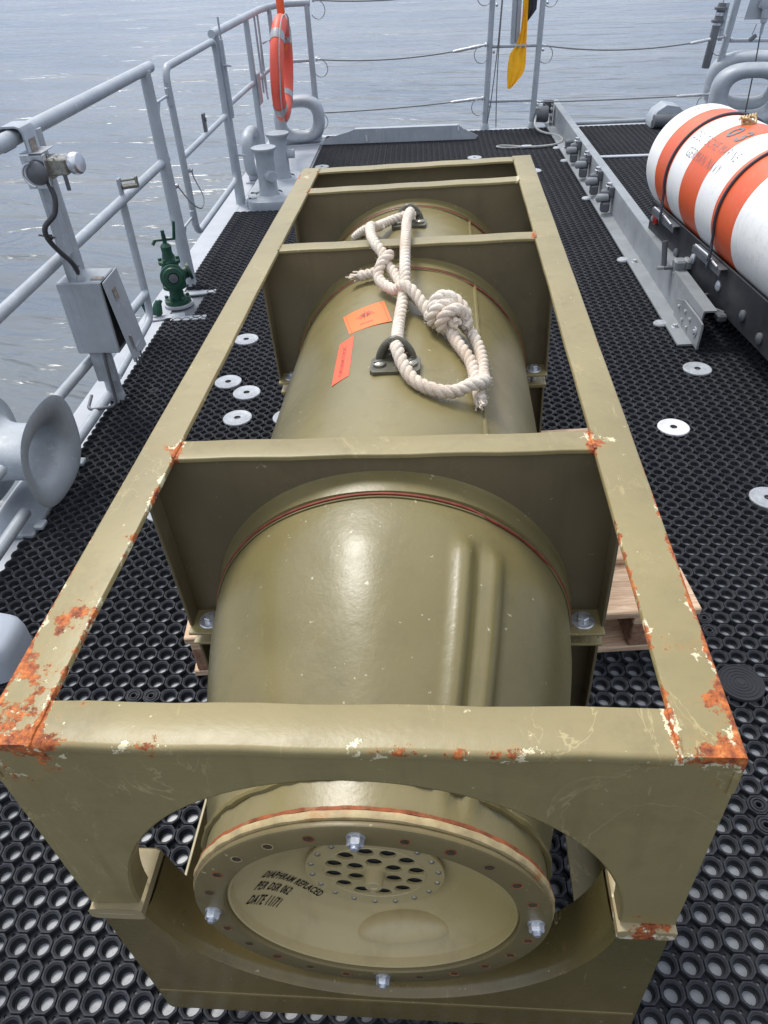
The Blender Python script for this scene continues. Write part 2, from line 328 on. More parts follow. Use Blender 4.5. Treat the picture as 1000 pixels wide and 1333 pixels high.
# ------------------------------------------------------------------ mesh builder
class MB:
    def __init__(s): s.v = []; s.f = []; s.mi = []; s.cur = 0
    def add(s, vs, fs, T=None):
        o = len(s.v)
        s.v += [tuple(T @ Vector(q)) for q in vs] if T is not None else [tuple(q) for q in vs]
        s.f += [tuple(o+i for i in f) for f in fs]; s.mi += [s.cur]*len(fs)
        return s
    def box(s, c, d, ch=.0015, T=None, rz=0):
        """box centred at c with chamfered edges"""
        x, y, z = d[0]/2, d[1]/2, d[2]/2; ch = min(ch, x*.45, y*.45, z*.45)
        vs = []; idx = {}
        for sx in (-1, 1):
            for sy in (-1, 1):
                for sz in (-1, 1):
                    for a, q in enumerate(((sx*x, sy*(y-ch), sz*(z-ch)), (sx*(x-ch), sy*y, sz*(z-ch)), (sx*(x-ch), sy*(y-ch), sz*z))):
                        idx[(sx, sy, sz, a)] = len(vs); vs.append(q)
        fs = []
        I = idx
        for a in range(3):
            for sg in (-1, 1):
                k = [p for p in ((-1, -1), (1, -1), (1, 1), (-1, 1))]
                q = []
                for p in k:
                    t = [0, 0, 0]; t[a] = sg; t[(a+1) % 3] = p[0]; t[(a+2) % 3] = p[1]; q.append(I[(*t, a)])
                fs.append(tuple(q if sg > 0 else q[::-1]))
        for a in range(3):
            b, c2 = (a+1) % 3, (a+2) % 3
            for sb in (-1, 1):
                for sc in (-1, 1):
                    t1 = [0]*3; t1[a] = -1; t1[b] = sb; t1[c2] = sc
                    t2 = list(t1); t2[a] = 1
                    q = (I[(*t1, b)], I[(*t2, b)], I[(*t2, c2)], I[(*t1, c2)])
                    fs.append(q if sb*sc > 0 else q[::-1])
        for sx in (-1, 1):
            for sy in (-1, 1):
                for sz in (-1, 1):
                    q = tuple(I[(sx, sy, sz, a)] for a in range(3)); fs.append(q if sx*sy*sz > 0 else q[::-1])
        L = Matrix.Translation(c) @ Matrix.Rotation(rz, 4, 'Z')
        return s.add(vs, fs, (T @ L) if T is not None else L)
    def prism(s, poly, z0, z1, T=None):
        n = len(poly)
        vs = [(x, y, z0) for x, y in poly]+[(x, y, z1) for x, y in poly]
        fs = [tuple(range(n-1, -1, -1)), tuple(range(n, 2*n))]+[(i, (i+1) % n, n+(i+1) % n, n+i) for i in range(n)]
        return s.add(vs, fs, T)
    def tube(s, pts, r, seg=10, closed=False, T=None, cap=True):
        P = [Vector(p) for p in pts]; n = len(P); R = r if isinstance(r, (list, tuple)) else [r]*n
        vs = []; up = None
        for i in range(n):
            if closed: t = P[(i+1) % n]-P[i-1]
            else: t = P[min(i+1, n-1)]-P[max(i-1, 0)]
            t = t.normalized() if t.length > 1e-9 else Vector((0, 0, 1))
            if up is None:
                a = Vector((0, 0, 1)) if abs(t.z) < .9 else Vector((1, 0, 0)); up = (a-t*a.dot(t)).normalized()
            else:
                up = up-t*up.dot(t); up = up.normalized() if up.length > 1e-6 else t.orthogonal().normalized()
            sd2 = t.cross(up)
            for k in range(seg):
                an = 2*pi*k/seg; vs.append(P[i]+(up*cos(an)+sd2*sin(an))*R[i])
        fs = []
        for i in range(n if closed else n-1):
            j = (i+1) % n
            for k in range(seg): fs.append((i*seg+k, i*seg+(k+1) % seg, j*seg+(k+1) % seg, j*seg+k))
        if not closed and cap:
            fs.append(tuple(range(seg-1, -1, -1))); fs.append(tuple((n-1)*seg+k for k in range(seg)))
        return s.add(vs, fs, T)
    def lathe(s, prof, seg=32, T=None, closed=False, a0=0, a1=2*pi, disp=None):
        """prof: (r, h) about local Z"""
        full = abs(a1-a0-2*pi) < 1e-6; ns = seg if full else seg+1
        vs = []
        for (r, h) in prof:
            for k in range(ns):
                a = a0+(a1-a0)*k/seg
                rr = r+(disp(a, h) if disp else 0)
                vs.append((rr*cos(a), rr*sin(a), h))
        fs = []; n = len(prof)
        for i in range(n if closed else n-1):
            j = (i+1) % n
            for k in range(seg):
                k2 = (k+1) % ns
                a_, b_, c_, d_ = i*ns+k, i*ns+k2, j*ns+k2, j*ns+k
                fs.append((a_, b_, c_, d_))
        return s.add(vs, fs, T)
    def hexhead(s, T, r=.008, h=.006, wr=None, wh=.0015):
        if wr: s.lathe([(0, 0), (wr, 0), (wr, wh*.6), (wr*.93, wh), (0, wh)], 20, T)
        o = wh if wr else 0
        poly = [(r*cos(pi/3*k), r*sin(pi/3*k)) for k in range(6)]; pi2 = [(x*.86, y*.86) for x, y in poly]
        vs = [(x, y, o) for x, y in poly]+[(x, y, o+h*.85) for x, y in poly]+[(x, y, o+h) for x, y in pi2]
        fs = [(i, (i+1) % 6, 6+(i+1) % 6, 6+i) for i in range(6)]+[(6+i, 6+(i+1) % 6, 12+(i+1) % 6, 12+i) for i in range(6)]+[tuple(range(12, 18))]
        return s.add(vs, fs, T)
    def build(s, name, mats, parent=None, smooth=True, ang=38):
        me = bpy.data.meshes.new(name); me.from_pydata(s.v, [], s.f)
        for mm in (mats if isinstance(mats, list) else [mats]): me.materials.append(mm)
        if isinstance(mats, list):
            me.polygons.foreach_set('material_index', s.mi)
        me.update()
        if smooth:
            me.polygons.foreach_set('use_smooth', [True]*len(me.polygons)); me.set_sharp_from_angle(angle=RAD(ang))
        o = bpy.data.objects.new(name, me); COL.objects.link(o)
        if parent: o.parent = parent
        return o

def AX(o, z, x=None):
    """matrix with local Z along z, origin o"""
    z = Vector(z).normalized()
    q = z.to_track_quat('Z', 'Y').to_matrix().to_4x4()
    if x is not None:
        x = Vector(x); x = (x-z*x.dot(z)).normalized(); y = z.cross(x)
        q = Matrix((x, y, z)).transposed().to_4x4()
    return Matrix.Translation(o) @ q
def tag(o, label=None, cat=None, group=None, kind=None):
    if label: o['label'] = label
    if cat: o['category'] = cat
    if group: o['group'] = group
    if kind: o['kind'] = kind
    return o
def thing(name, label, cat, loc=(0, 0, 0), rot=(0, 0, 0), group=None):
    o = bpy.data.objects.new(name, None); COL.objects.link(o); o.location = loc; o.rotation_euler = rot
    o.empty_display_size = .05
    return tag(o, label, cat, group)
def struct(o): o['kind'] = 'structure'; return o
def catmull(pts, n=8, closed=False):
    P = [Vector(p) for p in pts]; out = []; N = len(P)
    rng = range(N if closed else N-1)
    for i in rng:
        if closed: a, b, c, d = P[i-1], P[i], P[(i+1) % N], P[(i+2) % N]
        else: a, b, c, d = P[max(i-1, 0)], P[i], P[i+1], P[min(i+2, N-1)]
        for k in range(n):
            t = k/n
            out.append(.5*((2*b)+(c-a)*t+(2*a-5*b+4*c-d)*t*t+(3*b-a-3*c+d)*t**3))
    if not closed: out.append(P[-1])
    return out
def fillet(pts, r, n=6):
    """polyline with rounded corners"""
    P = [Vector(p) for p in pts]; out = [P[0]]
    for i in range(1, len(P)-1):
        a = (P[i-1]-P[i]); b = (P[i+1]-P[i]); d = min(r, a.length*.48, b.length*.48)
        p0 = P[i]+a.normalized()*d; p1 = P[i]+b.normalized()*d
        for k in range(n+1):
            t = k/n; out.append(p0*(1-t)**2+P[i]*2*t*(1-t)+p1*t*t)
    out.append(P[-1]); return out
def curve_mesh(splines, depth, bevel=0.0):
    """filled 2D outline with holes -> (verts, faces), extruded -depth/2..depth/2 in Z"""
    cu = bpy.data.curves.new('outline', 'CURVE'); cu.dimensions = '2D'; cu.fill_mode = 'BOTH'; cu.extrude = depth/2
    cu.bevel_depth = bevel; cu.bevel_resolution = 1; cu.offset = -bevel
    for sp in splines:
        s_ = cu.splines.new('POLY'); s_.points.add(len(sp)-1); s_.use_cyclic_u = True
        for i, (x, y) in enumerate(sp): s_.points[i].co = (x, y, 0, 1)
    o = bpy.data.objects.new('outline', cu); me = o.to_mesh()
    vs = [tuple(v_.co) for v_ in me.vertices]; fs = [tuple(p.vertices) for p in me.polygons]
    o.to_mesh_clear(); bpy.data.objects.remove(o); bpy.data.curves.remove(cu)
    return vs, fs
def circle(r, n=24, c=(0, 0), a0=0): return [(c[0]+r*cos(a0+2*pi*k/n), c[1]+r*sin(a0+2*pi*k/n)) for k in range(n)]
def text_mesh(txt, size, fn, name, mat, parent, depth=0, align='LEFT', spacing=1.0, xs=1.0, weight=0.0):
    cu = bpy.data.curves.new('txt', 'FONT'); cu.body = txt; cu.size = size; cu.align_x = align; cu.space_character = spacing
    cu.resolution_u = 3; cu.offset = weight
    o = bpy.data.objects.new('txt', cu); me = o.to_mesh()
    vs = [fn(v_.co.x*xs, v_.co.y) for v_ in me.vertices]; fs = [tuple(p.vertices) for p in me.polygons]
    o.to_mesh_clear(); bpy.data.objects.remove(o); bpy.data.curves.remove(cu)
    b = MB(); b.add(vs, fs); return b.build(name, mat, parent, smooth=False)

# ================================================================== THE SETTING
DECK_Z = -.0188
b = MB()
N = 2
b.add([(-150, -120, -2.0), (170, -120, -2.0), (170, 400, -2.0), (-150, 400, -2.0)], [(0, 1, 2, 3)])
water = struct(b.build('water', M['water'], smooth=False))

XL, XR, YF, YN = -1.372, 2.86, 7.13, -4.6
b = MB()
# deck plate with rounded gunwale and hull sides
poly = [(XL, YN), (XR, YN), (XR, YF), (XL, YF)]
g = .03
b.add([(XL, YN, DECK_Z), (XR, YN, DECK_Z), (XR, YF, DECK_Z), (XL, YF, DECK_Z)], [(0, 1, 2, 3)])
def edge(p, q, nx, ny):
    prof = [(0, 0)]+[(g*sin(a), -g*(1-cos(a))) for a in (RAD(22), RAD(45), RAD(67), RAD(90))]+[(g, -.25), (g-.02, -.30), (g-.02, -2.3)]
    vs = []
    for (o, h) in prof: vs += [(p[0]+nx*o, p[1]+ny*o, DECK_Z+h), (q[0]+nx*o, q[1]+ny*o, DECK_Z+h)]
    b.add(vs, [(2*i, 2*i+1, 2*i+3, 2*i+2) for i in range(len(prof)-1)])
edge((XL, YN), (XL, YF+g), -1, 0); edge((XR, YF+g), (XR, YN), 1, 0); edge((XL-g, YF), (XR+g, YF), 0, 1)
deck = struct(b.build('deck', M['deck']))
b = MB()
b.box((XL+.055, (YN+YF)/2, DECK_Z+.004), (.128, YF-YN, .006), .001)
b.box((XR-.05, (YN+YF)/2, DECK_Z+.004), (.12, YF-YN, .006), .001)
b.box(((XL+XR)/2, YF-.04, DECK_Z+.0045), (XR-XL-.27, .085, .006), .001)
# platform strip where the mats are cut back around the bollard
b.box((-1.07, 5.99, DECK_Z+.005), (.36, 2.2, .007), .001)
struct(b.build('waterway', M['grey_light']))

# unseen wall block, added behind the camera to cut light on the front plate
b = MB(); b.box((.74, -4.0, 1.4), (3.8, 1.2, 2.9), .03)
for k in range(3): b.box((.74, -3.385, .5+k*.9), (3.8, .03, .02), .004)
b.box((1.6, -3.39, 1.0), (.75, .04, 1.8), .04)
struct(b.build('unseen_light_blocker', G0 := M['grey']))

# ---- rubber ring mats, each a part of the deck (23 x 35 cells)
WX, LY = .9934, 1.4927
PX, PY = WX/23, LY/35
X0, Y0 = .691-2*WX, 1.0727-2*LY
def cell_template():
    ap = .0208; R8 = ap/cos(pi/8)
    octo = [(R8*cos(pi/8+pi/4*k), R8*sin(pi/8+pi/4*k)) for k in range(8)]
    seg = 16
    vs = []; rings = []
    def ring(r, z):
        rings.append(len(vs)); vs.extend([(r*cos(2*pi*k/seg+pi/8), r*sin(2*pi*k/seg+pi/8), z) for k in range(seg)])
    # outer octagon sampled at 16 points
    def octring(f, z):
        rings.append(len(vs))
        for k in range(seg):
            if k % 2 == 0: x, y = octo[k//2]
            else:
                a_, c_ = octo[k//2], octo[(k//2+1) % 8]; x, y = (a_[0]+c_[0])/2, (a_[1]+c_[1])/2
            vs.append((x*f, y*f, z))
    octring(1.02, -.0185); octring(1.0, -.0018); octring(.965, -.0002); ring(.0182, -.0004); ring(.0168, -.0026); ring(.0152, -.0034); ring(.0146, -.0060); ring(.0142, -.0150); ring(.0120, -.0160); ring(.0116, -.0185)
    fs = []
    for a_, c_ in zip(rings[:-1], rings[1:]):
        for k in range(seg): fs.append((a_+k, a_+(k+1) % seg, c_+(k+1) % seg, c_+k))
    return vs, fs
CV, CF = cell_template()
def webs():
    # low square membrane between four cells, with a small drain hole
    h = .0095; r = .0034; z = -.0140; vs = []; n = 8
    sq = []
    for k in range(8):
        a = 2*pi*k/8
        m_ = max(abs(cos(a)), abs(sin(a))); sq.append((h*cos(a)/m_, h*sin(a)/m_, z))
    # rotated by 45 deg as the gaps are diamonds to the octagon grid
    c45 = cos(pi/4)
    sq = [(x*c45-y*c45, x*c45+y*c45, zz) for x, y, zz in sq]
    vs = sq+[(r*cos(2*pi*k/8+pi/4), r*sin(2*pi*k/8+pi/4), z) for k in range(8)]+[(r*cos(2*pi*k/8+pi/4), r*sin(2*pi*k/8+pi/4), -.0185) for k in range(8)]
    fs = [(k, (k+1) % 8, 8+(k+1) % 8, 8+k) for k in range(8)]+[(8+k, 8+(k+1) % 8, 16+(k+1) % 8, 16+k) for k in range(8)]
    return vs, fs
WV, WF = webs()
def mat_mesh(keep=None):
    b = MB(); b.v = []; 
    for j in range(35):
        for i in range(23):
            cx, cy = (i+.5)*PX, (j+.5)*PY
            if keep and not keep(cx, cy): continue
            o = len(b.v)
            b.v += [(x+cx, y*PY/PX+cy, z) for x, y, z in CV]; b.f += [tuple(o+q for q in f) for f in CF]
            if i < 22 and j < 34:
                o = len(b.v); b.v += [(x+cx+PX/2, y+cy+PY/2, z) for x, y, z in WV]; b.f += [tuple(o+q for q in f) for f in WF]
    me = bpy.data.meshes.new('rubber_mat'); me.from_pydata(b.v, [], b.f); me.materials.append(M['rubber'])
    me.polygons.foreach_set('use_smooth', [True]*len(me.polygons)); me.set_sharp_from_angle(angle=RAD(40)); me.update()
    return me
full_mesh = mat_mesh()
left_mesh = mat_mesh(lambda x, y: x > 1.2*PX)
for ci in range(4):
    for rj in range(6):
        ox, oy = X0+ci*WX, Y0+rj*LY
        def keep(cx, cy, ox=ox, oy=oy):
            X, Y_ = ox+cx, oy+cy
            if X < -1.25: return False
            if Y_ > 4.90 and X < -.885: return False
            if 3.24 < Y_ < 3.62 and X < -1.13: return False
            return True
        if ci == 0: me = mat_mesh(keep) if rj >= 3 else left_mesh
        else: me = full_mesh
        o = bpy.data.objects.new('rubber_mat', me); COL.objects.link(o); o.parent = deck
        jx = random.uniform(-.0015, .0015)
        o.location = (ox+jx, oy+.0012, 0); o.rotation_euler = (0, 0, random.uniform(-.0006, .0006))
# connector studs pressed into a few rings, and a ribbed disc joining mats
plug = MB(); plug.lathe([(.0165, -.002), (.0155, .0008), (.0125, .0010), (.0115, -.002), (.0095, -.002), (.0088, .0004), (.0062, .0004), (.0055, -.012), (0, -.012)], 20)
pl0 = plug.build('mat_connector', M['rubber'], deck)
def cell_at(x, y): return (X0+(math.floor((x-X0)/PX)+.5)*PX, Y0+(math.floor((y-Y0)/PY)+.5)*PY)
for k, (x, y) in enumerate([(-.728, 1.06), (-.686, 1.06), (.712, 1.308), (.712, 1.271), (.668, .80), (.668, .762), (.712, 2.59), (-.3, 2.55), (-1.1, 2.55)]):
    p_ = pl0 if k == 0 else pl0.copy()
    if k: COL.objects.link(p_)
    cx, cy = cell_at(x, y); p_.location = (cx, cy, .0005)
b = MB(); prof = [(0, .004)]
for k in range(5): prof += [(.008+k*.0085, .004), (.010+k*.0085, .0022), (.0135+k*.0085, .0022), (.0155+k*.0085, .004)]
prof += [(.052, .004), (.054, -.002)]
b.lathe(prof[::-1], 40, Matrix.Translation((.735, 1.10, .001)))
tag(b.build('ribbed_disc', M['rubber']), 'black rubber disc with concentric ridges on the mats near the right picture edge', 'rubber disc')

# ================================================================== TRANSPORT FRAME
FR_LOC = (-.0778, .3602, .8577)
def E(rx, ry, rz): return (Matrix.Rotation(rz, 4, 'Z') @ Matrix.Rotation(ry, 4, 'Y') @ Matrix.Rotation(rx, 4, 'X'))
FM = Matrix.Translation(FR_LOC) @ E(.0022, -.0287, -.0251)
frame = thing('transport_frame', 'rusty olive drab welded steel frame around the cylindrical canister, standing on a wooden pallet', 'steel frame')
frame.matrix_world = FM
ZC, RO = -.335, .285
Z2, R2 = -.320, .2785      # axis height and radius of the canister behind the first bulkhead
def arc(r, a0, a1, n=40, zc=ZC): return [(r*cos(a0+(a1-a0)*k/n), zc+r*sin(a0+(a1-a0)*k/n)) for k in range(n+1)]
XZ = Matrix(((1, 0, 0, 0), (0, 0, 1, 0), (0, 1, 0, 0), (0, 0, 0, 1)))   # (x, z, y) outline space -> (x, y, z)
def plate_xz(poly, y0, y1, b=None, bevel=.0015):
    b = b or MB()
    v_, f_ = curve_mesh([poly], (y1-y0), 0)
    b.add(v_, [q[::-1] for q in f_], Matrix.Translation((0, (y0+y1)/2, 0)) @ XZ)
    return b
W2 = .345
def rr(x0, x1, z0, z1): return [(x0, z0), (x1, z0), (x1, z1), (x0, z1)]
# front plate: upper half with the arch, rolled top edge
poly = [(-W2, -.004), (-W2, -.339)]+[(x, z) for x, z in arc(RO, pi, 0, 56)]+[(W2, -.339), (W2, -.004)]
b = plate_xz(poly, .0005, .009)
# inner lip around the arch
b2 = []
n = 56; vs = []; fs = []
for k in range(n+1):
    a = pi-pi*k/n
    for (r, y) in ((RO, .0), (RO-.0025, .003), (RO-.003, .030), (RO+.003, .031)): vs.append((r*cos(a), y, ZC+r*sin(a)))
for k in range(n):
    for j in range(3): fs.append((k*4+j, k*4+4+j, k*4+5+j, k*4+1+j))
b.add(vs, fs)
b.build('front_plate', M['frame'], frame)
# rolled front beam (top flange and its rounded nose)
def beam(name, y0, y1, x=.291, th=.006, roundn=True, nose=.007, x1=None):
    b = MB(); xs = x1 or x
    prof = [(y0+nose*(1-cos(a)), -nose*(1-sin(a))) for a in [0, RAD(22), RAD(45), RAD(67), RAD(90)]]+[(y1-.001, 0), (y1, -.001), (y1, -th), (y0+nose, -th), (y0, -nose-.004)]
    n = 14; vs = []
    for k in range(n+1):
        X = -x+(2*x)*k/n
        wob = .0007*sin(k*1.7+y0*9)
        vs += [(X, y+wob, z+wob*.5) for y, z in prof]
    L = len(prof); fs = []
    for k in range(n):
        for j in range(L): fs.append((k*L+j, k*L+(j+1) % L, (k+1)*L+(j+1) % L, (k+1)*L+j))
    fs.append(tuple(range(L))[::-1]); fs.append(tuple(n*L+j for j in range(L)))
    b.add(vs, fs); return b.build(name, M['frame'], frame, ang=50)
beam('cross_beam', -.002, .049, x=.2935, nose=.0055)
YB = [.4587, 1.288, 1.7445]
for y in YB: beam('cross_beam', y-.0015, y+.044, nose=.0022)
beam('cross_beam', 1.955, 2.003, x=.2905, nose=.002)
# weld beads where the beams meet the rails
for s in (-1, 1):
    for y0, y1 in [(-.003, .047)]+[(y, y+.044) for y in YB]+[(1.957, 2.0)]:
        pts = [(s*.2915+random.uniform(-.0008, .0008), y0+(y1-y0)*k/10, .0002+random.uniform(-.0004, .0006)) for k in range(11)]
        bb = MB(); bb.tube(pts, [.0022+random.uniform(0, .0010) for _ in pts], 7); bb.build('weld_bead', M['frame'], frame)
# side rails (angle iron, chamfered) with slightly uneven edges
for s in (-1, 1):
    b = MB()
    prof = [(.2905, -.0008), (.2915, .0006), (.342, .0006), (.3445, -.0004), (.3455, -.003), (.3455, -.056), (.339, -.056), (.339, -.0065), (.2905, -.0065)]
    n = 90; vs = []; L = len(prof)
    for k in range(n+1):
        y = -.001+2.0095*k/n
        wob = .0004*sin(k*.31)+.0002*sin(k*.83+1)
        vs += [(s*(x+wob*(.5 if x > .32 else 1)), y, z) for x, z in prof]
    fs = []
    for k in range(n):
        for j in range(L):
            q = (k*L+j, k*L+(j+1) % L, (k+1)*L+(j+1) % L, (k+1)*L+j); fs.append(q[::-1] if s > 0 else q)
    c0 = tuple(range(L)); c1 = tuple(n*L+j for j in range(L))
    fs.append(c0 if s > 0 else c0[::-1]); fs.append(c1[::-1] if s > 0 else c1)
    b.add(vs, fs); b.build('top_rail', M['frame'], frame, ang=50)
    # bottom rail
    b = MB()
    b.box((s*.317, 1.005, -.702), (.056, 2.0, .006), .001); b.box((s*.3425, 1.005, -.660), (.005, 2.0, .084), .001)
    b.build('bottom_rail', M['frame'], frame)
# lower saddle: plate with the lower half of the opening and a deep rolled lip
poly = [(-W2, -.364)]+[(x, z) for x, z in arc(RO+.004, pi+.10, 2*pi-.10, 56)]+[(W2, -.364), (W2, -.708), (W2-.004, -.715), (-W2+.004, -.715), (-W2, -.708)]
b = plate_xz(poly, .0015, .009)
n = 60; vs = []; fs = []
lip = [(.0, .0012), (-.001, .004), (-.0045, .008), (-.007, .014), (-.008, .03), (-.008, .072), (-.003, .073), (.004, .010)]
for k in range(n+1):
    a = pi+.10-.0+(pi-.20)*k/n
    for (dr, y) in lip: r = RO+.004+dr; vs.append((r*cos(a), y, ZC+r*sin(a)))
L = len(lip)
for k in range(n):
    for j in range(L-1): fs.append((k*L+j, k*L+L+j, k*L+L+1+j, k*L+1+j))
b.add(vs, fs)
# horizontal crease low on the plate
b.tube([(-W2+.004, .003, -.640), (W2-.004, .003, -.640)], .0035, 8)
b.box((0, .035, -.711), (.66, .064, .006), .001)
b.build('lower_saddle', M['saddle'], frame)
# folded joint tabs between the two halves
for s in (-1, 1):
    pts2 = [(.3475, -.343), (.3475, -.360), (.3425, -.365), (.287, -.365), (.2815, -.360), (.2815, -.343)]
    b = MB()
    ring = []
    for k in range(24):
        a = 2*pi*k/24; ex = .030 if True else 0
        x = .3145+.033*max(-1, min(1, 1.25*cos(a))); z = -.352+.011*max(-1, min(1, 1.35*sin(a))); ring.append((s*x, z))
    v_, f_ = curve_mesh([ring], .074, .0015)
    b.add(v_, [q[::-1] for q in f_], Matrix.Translation((0, .031, 0)) @ XZ)
    b.box((s*.3145, -.0068, -.352), (.046, .002, .0028), .0006)
    b.build('joint_tab', M['tab'], frame)
# bulkheads with arch, side flanges, lugs and bolts
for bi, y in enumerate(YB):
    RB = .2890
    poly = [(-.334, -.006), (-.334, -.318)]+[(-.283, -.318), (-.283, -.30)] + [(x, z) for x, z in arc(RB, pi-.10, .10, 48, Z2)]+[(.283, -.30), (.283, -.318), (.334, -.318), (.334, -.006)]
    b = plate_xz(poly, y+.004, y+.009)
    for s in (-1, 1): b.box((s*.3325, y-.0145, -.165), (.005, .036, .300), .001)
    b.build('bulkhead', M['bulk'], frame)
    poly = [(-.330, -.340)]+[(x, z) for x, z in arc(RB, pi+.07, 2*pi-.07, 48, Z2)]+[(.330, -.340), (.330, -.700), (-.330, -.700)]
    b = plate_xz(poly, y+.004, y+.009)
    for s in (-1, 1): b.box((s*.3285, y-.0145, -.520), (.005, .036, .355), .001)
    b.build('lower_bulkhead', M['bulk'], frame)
    for s in (-1, 1):
        b = MB()
        b.box((s*.305, y-.020, -.3175), (.058, .056, .006), .0015)
        b.box((s*.305, y-.018, -.345), (.056, .052, .005), .0015)
        b.box((s*.305, y-.034, -.351), (.050, .004, .012), .001)
        lug = b.build('clamp_lug', M['frame'], frame)
        b = MB()
        T = AX((s*.303, y-.020, -.3145), (0, 0, 1)) @ Matrix.Rotation(random.uniform(0, 1), 4, 'Z')
        b.hexhead(T, .0098, .009, wr=.019, wh=.0028)
        b.lathe([(.0055, 0), (.0055, .011), (.0045, .012), (0, .012)], 12, T)
        b.lathe([(.006, -.045), (.006, -.004)], 12, T)
        b.build('bolt', M['bolt'], lug)
# end plate
poly = [(-.334, -.006), (-.334, -.34)]+[(x, z) for x, z in arc(.285, pi, 0, 40)]+[(.334, -.34), (.334, -.006)]
plate_xz(poly, 1.992, 1.998).build('end_plate', M['bulk'], frame)
poly = [(-.334, -.345)]+[(x, z) for x, z in arc(.285, pi+.02, 2*pi-.02, 40)]+[(.334, -.345), (.334, -.70), (-.334, -.70)]
plate_xz(poly, 1.992, 1.998).build('lower_end_plate', M['bulk'], frame)
for s in (-1, 1):
    b = MB(); b.box((s*.3425, .030, -.52), (.005, .055, .32), .001); b.build('corner_flange', M['frame'], frame)
    b = MB(); b.box((s*.3425, .030, -.175), (.005, .055, .33), .001); b.build('corner_flange', M['frame'], frame)
    b = MB(); b.box((s*.3425, 1.98, -.36), (.005, .04, .64), .001); b.build('corner_flange', M['frame'], frame)

# ================================================================== CANISTER
can = thing('canister', 'long olive drab sealed metal canister with perforated round end cap, lying inside the frame', 'canister')
can.matrix_world = FM
CT = AX((0, 0, ZC), (0, 1, 0), (1, 0, 0))
def sm(x, a, b_):
    t = max(0, min(1, (x-a)/(b_-a))); return t*t*(3-2*t)
def rib(a, h):
    th = math.degrees(a)+90
    th = (th+180) % 360-180
    d = 0
    if h < .40:
        ends = sm(h, .03, .07)*(1-sm(h, .335, .372))
        d += .0085*ends*(sm(th, 21.5, 24.0)*(1-sm(th, 26.5, 28.5)))+.0075*ends*(sm(th, 31.5, 33.0)*(1-sm(th, 35.5, 39)))-.0035*ends*(sm(th, 27, 29)*(1-sm(th, 31, 32)))
        d += .0012*sin(th*.21+h*7)*ends
    if h > .46: d += .0009*sin(th*.13+h*4.1)
    return d
prof = [(.205, .012), (.2055, .030), (.2075, .055), (.2085, .062)]
for k in range(34):
    y = .066+.354*k/33; R = .209+(.2785-.209)*(1-(1-k/33)**1.55)
    prof.append((R, y))
prof += [(.2790, .43), (.2790, .47)]+[(R2, .47+k*.0575) for k in range(1, 15)]+[(R2, 1.31), (R2, 1.5), (R2, 1.75), (.270, 1.88), (.24, 1.93), (.15, 1.955), (0, 1.96)]
b = MB(); b.lathe(prof, 220, CT, disp=rib)
b.v = [(x, y, z+(Z2-ZC)*sm(y, .02, .36)) for x, y, z in b.v]
b.build('shell', M['shell'], can, ang=60)
# weld bead near the front, longitudinal seams, dents of weld spatter
pts = []
for k in range(121):
    a = pi*2*k/120; r = .2085+random.uniform(-.0006, .0008)
    pts.append((r*cos(a), .052+random.uniform(-.001, .001), ZC+r*sin(a)))
b = MB(); b.tube(pts[:-1], [.0040+random.uniform(0, .0018) for _ in pts[:-1]], 7, closed=True); b.build('weld_bead', M['shell'], can)
for (y0, y1) in ((.475, 1.283), (1.335, 1.74)):
    th = RAD(34); b = MB(); pts = []
    for k in range(61):
        r = R2+.0006; pts.append((r*sin(th), y0+(y1-y0)*k/60, Z2+r*cos(th)))
    b.tube(pts, [.0036+random.uniform(0, .0010) for _ in pts], 6); b.build('seam_weld', M['shell'], can)
# joint collars: band and red gasket ahead of each bulkhead
for y in YB:
    b = MB(); b.lathe([(.2785, y-.034), (.2830, y-.033), (.2842, y-.028), (.2862, y-.006), (.2885, y+.002), (.2905, y+.0055)], 120, AX((0, 0, Z2), (0, 1, 0), (1, 0, 0)), disp=lambda a, h: .0012*sin(5*a)+.0025*sm(math.degrees(a)+90, 30, 36)*(1-sm(math.degrees(a)+90, 40, 50)))
    b.build('joint_collar', M['shell'], can, ang=60)
    for (dy, r0, ph) in ((-.039, .2810, 0), (-.044, .2800, 1)):
        pts = []
        for k in range(160):
            a = 2*pi*k/160; th = math.degrees(a); th = 90-(th if th < 180 else th-360)
            y_ = y+dy-.006*sm(th, 25, 35)*(1-sm(th, 50, 70))*(1-ph)+.0006*sin(a*9)
            pts.append(((r0)*cos(a), y_, Z2+(r0)*sin(a)))
        b = MB(); b.tube(pts, .0021 if not ph else .0014, 6, closed=True)
        b.build('gasket' if not ph else 'sealant_ring', M['gasket'] if not ph else M['shell'], can)
# front rings: rusty joint, cream ring, bolt flange, dished cap
b = MB(); b.lathe([(.206, .0125), (.2095, .013), (.2105, .0165), (.2065, .018)], 120, CT, disp=lambda a, h: .0006*sin(23*a)+.0005*sin(61*a)); b.build('joint_ring', M['ring_rust'], can)
b = MB(); b.lathe([(.206, .0035), (.2105, .004), (.2118, .008), (.2110, .0118), (.206, .0122)], 120, CT, disp=lambda a, h: .0005*sin(31*a)+.0004*sin(77*a)); b.build('joint_ring', M['joint_cream'], can)
b = MB(); b.lathe([(.1715, .006), (.1715, -.0035), (.1735, -.0055), (.2045, -.0055), (.2075, -.0035), (.2082, -.0005), (.2065, .0035)], 140, CT)
flange = b.build('bolt_flange', M['rim'], can)
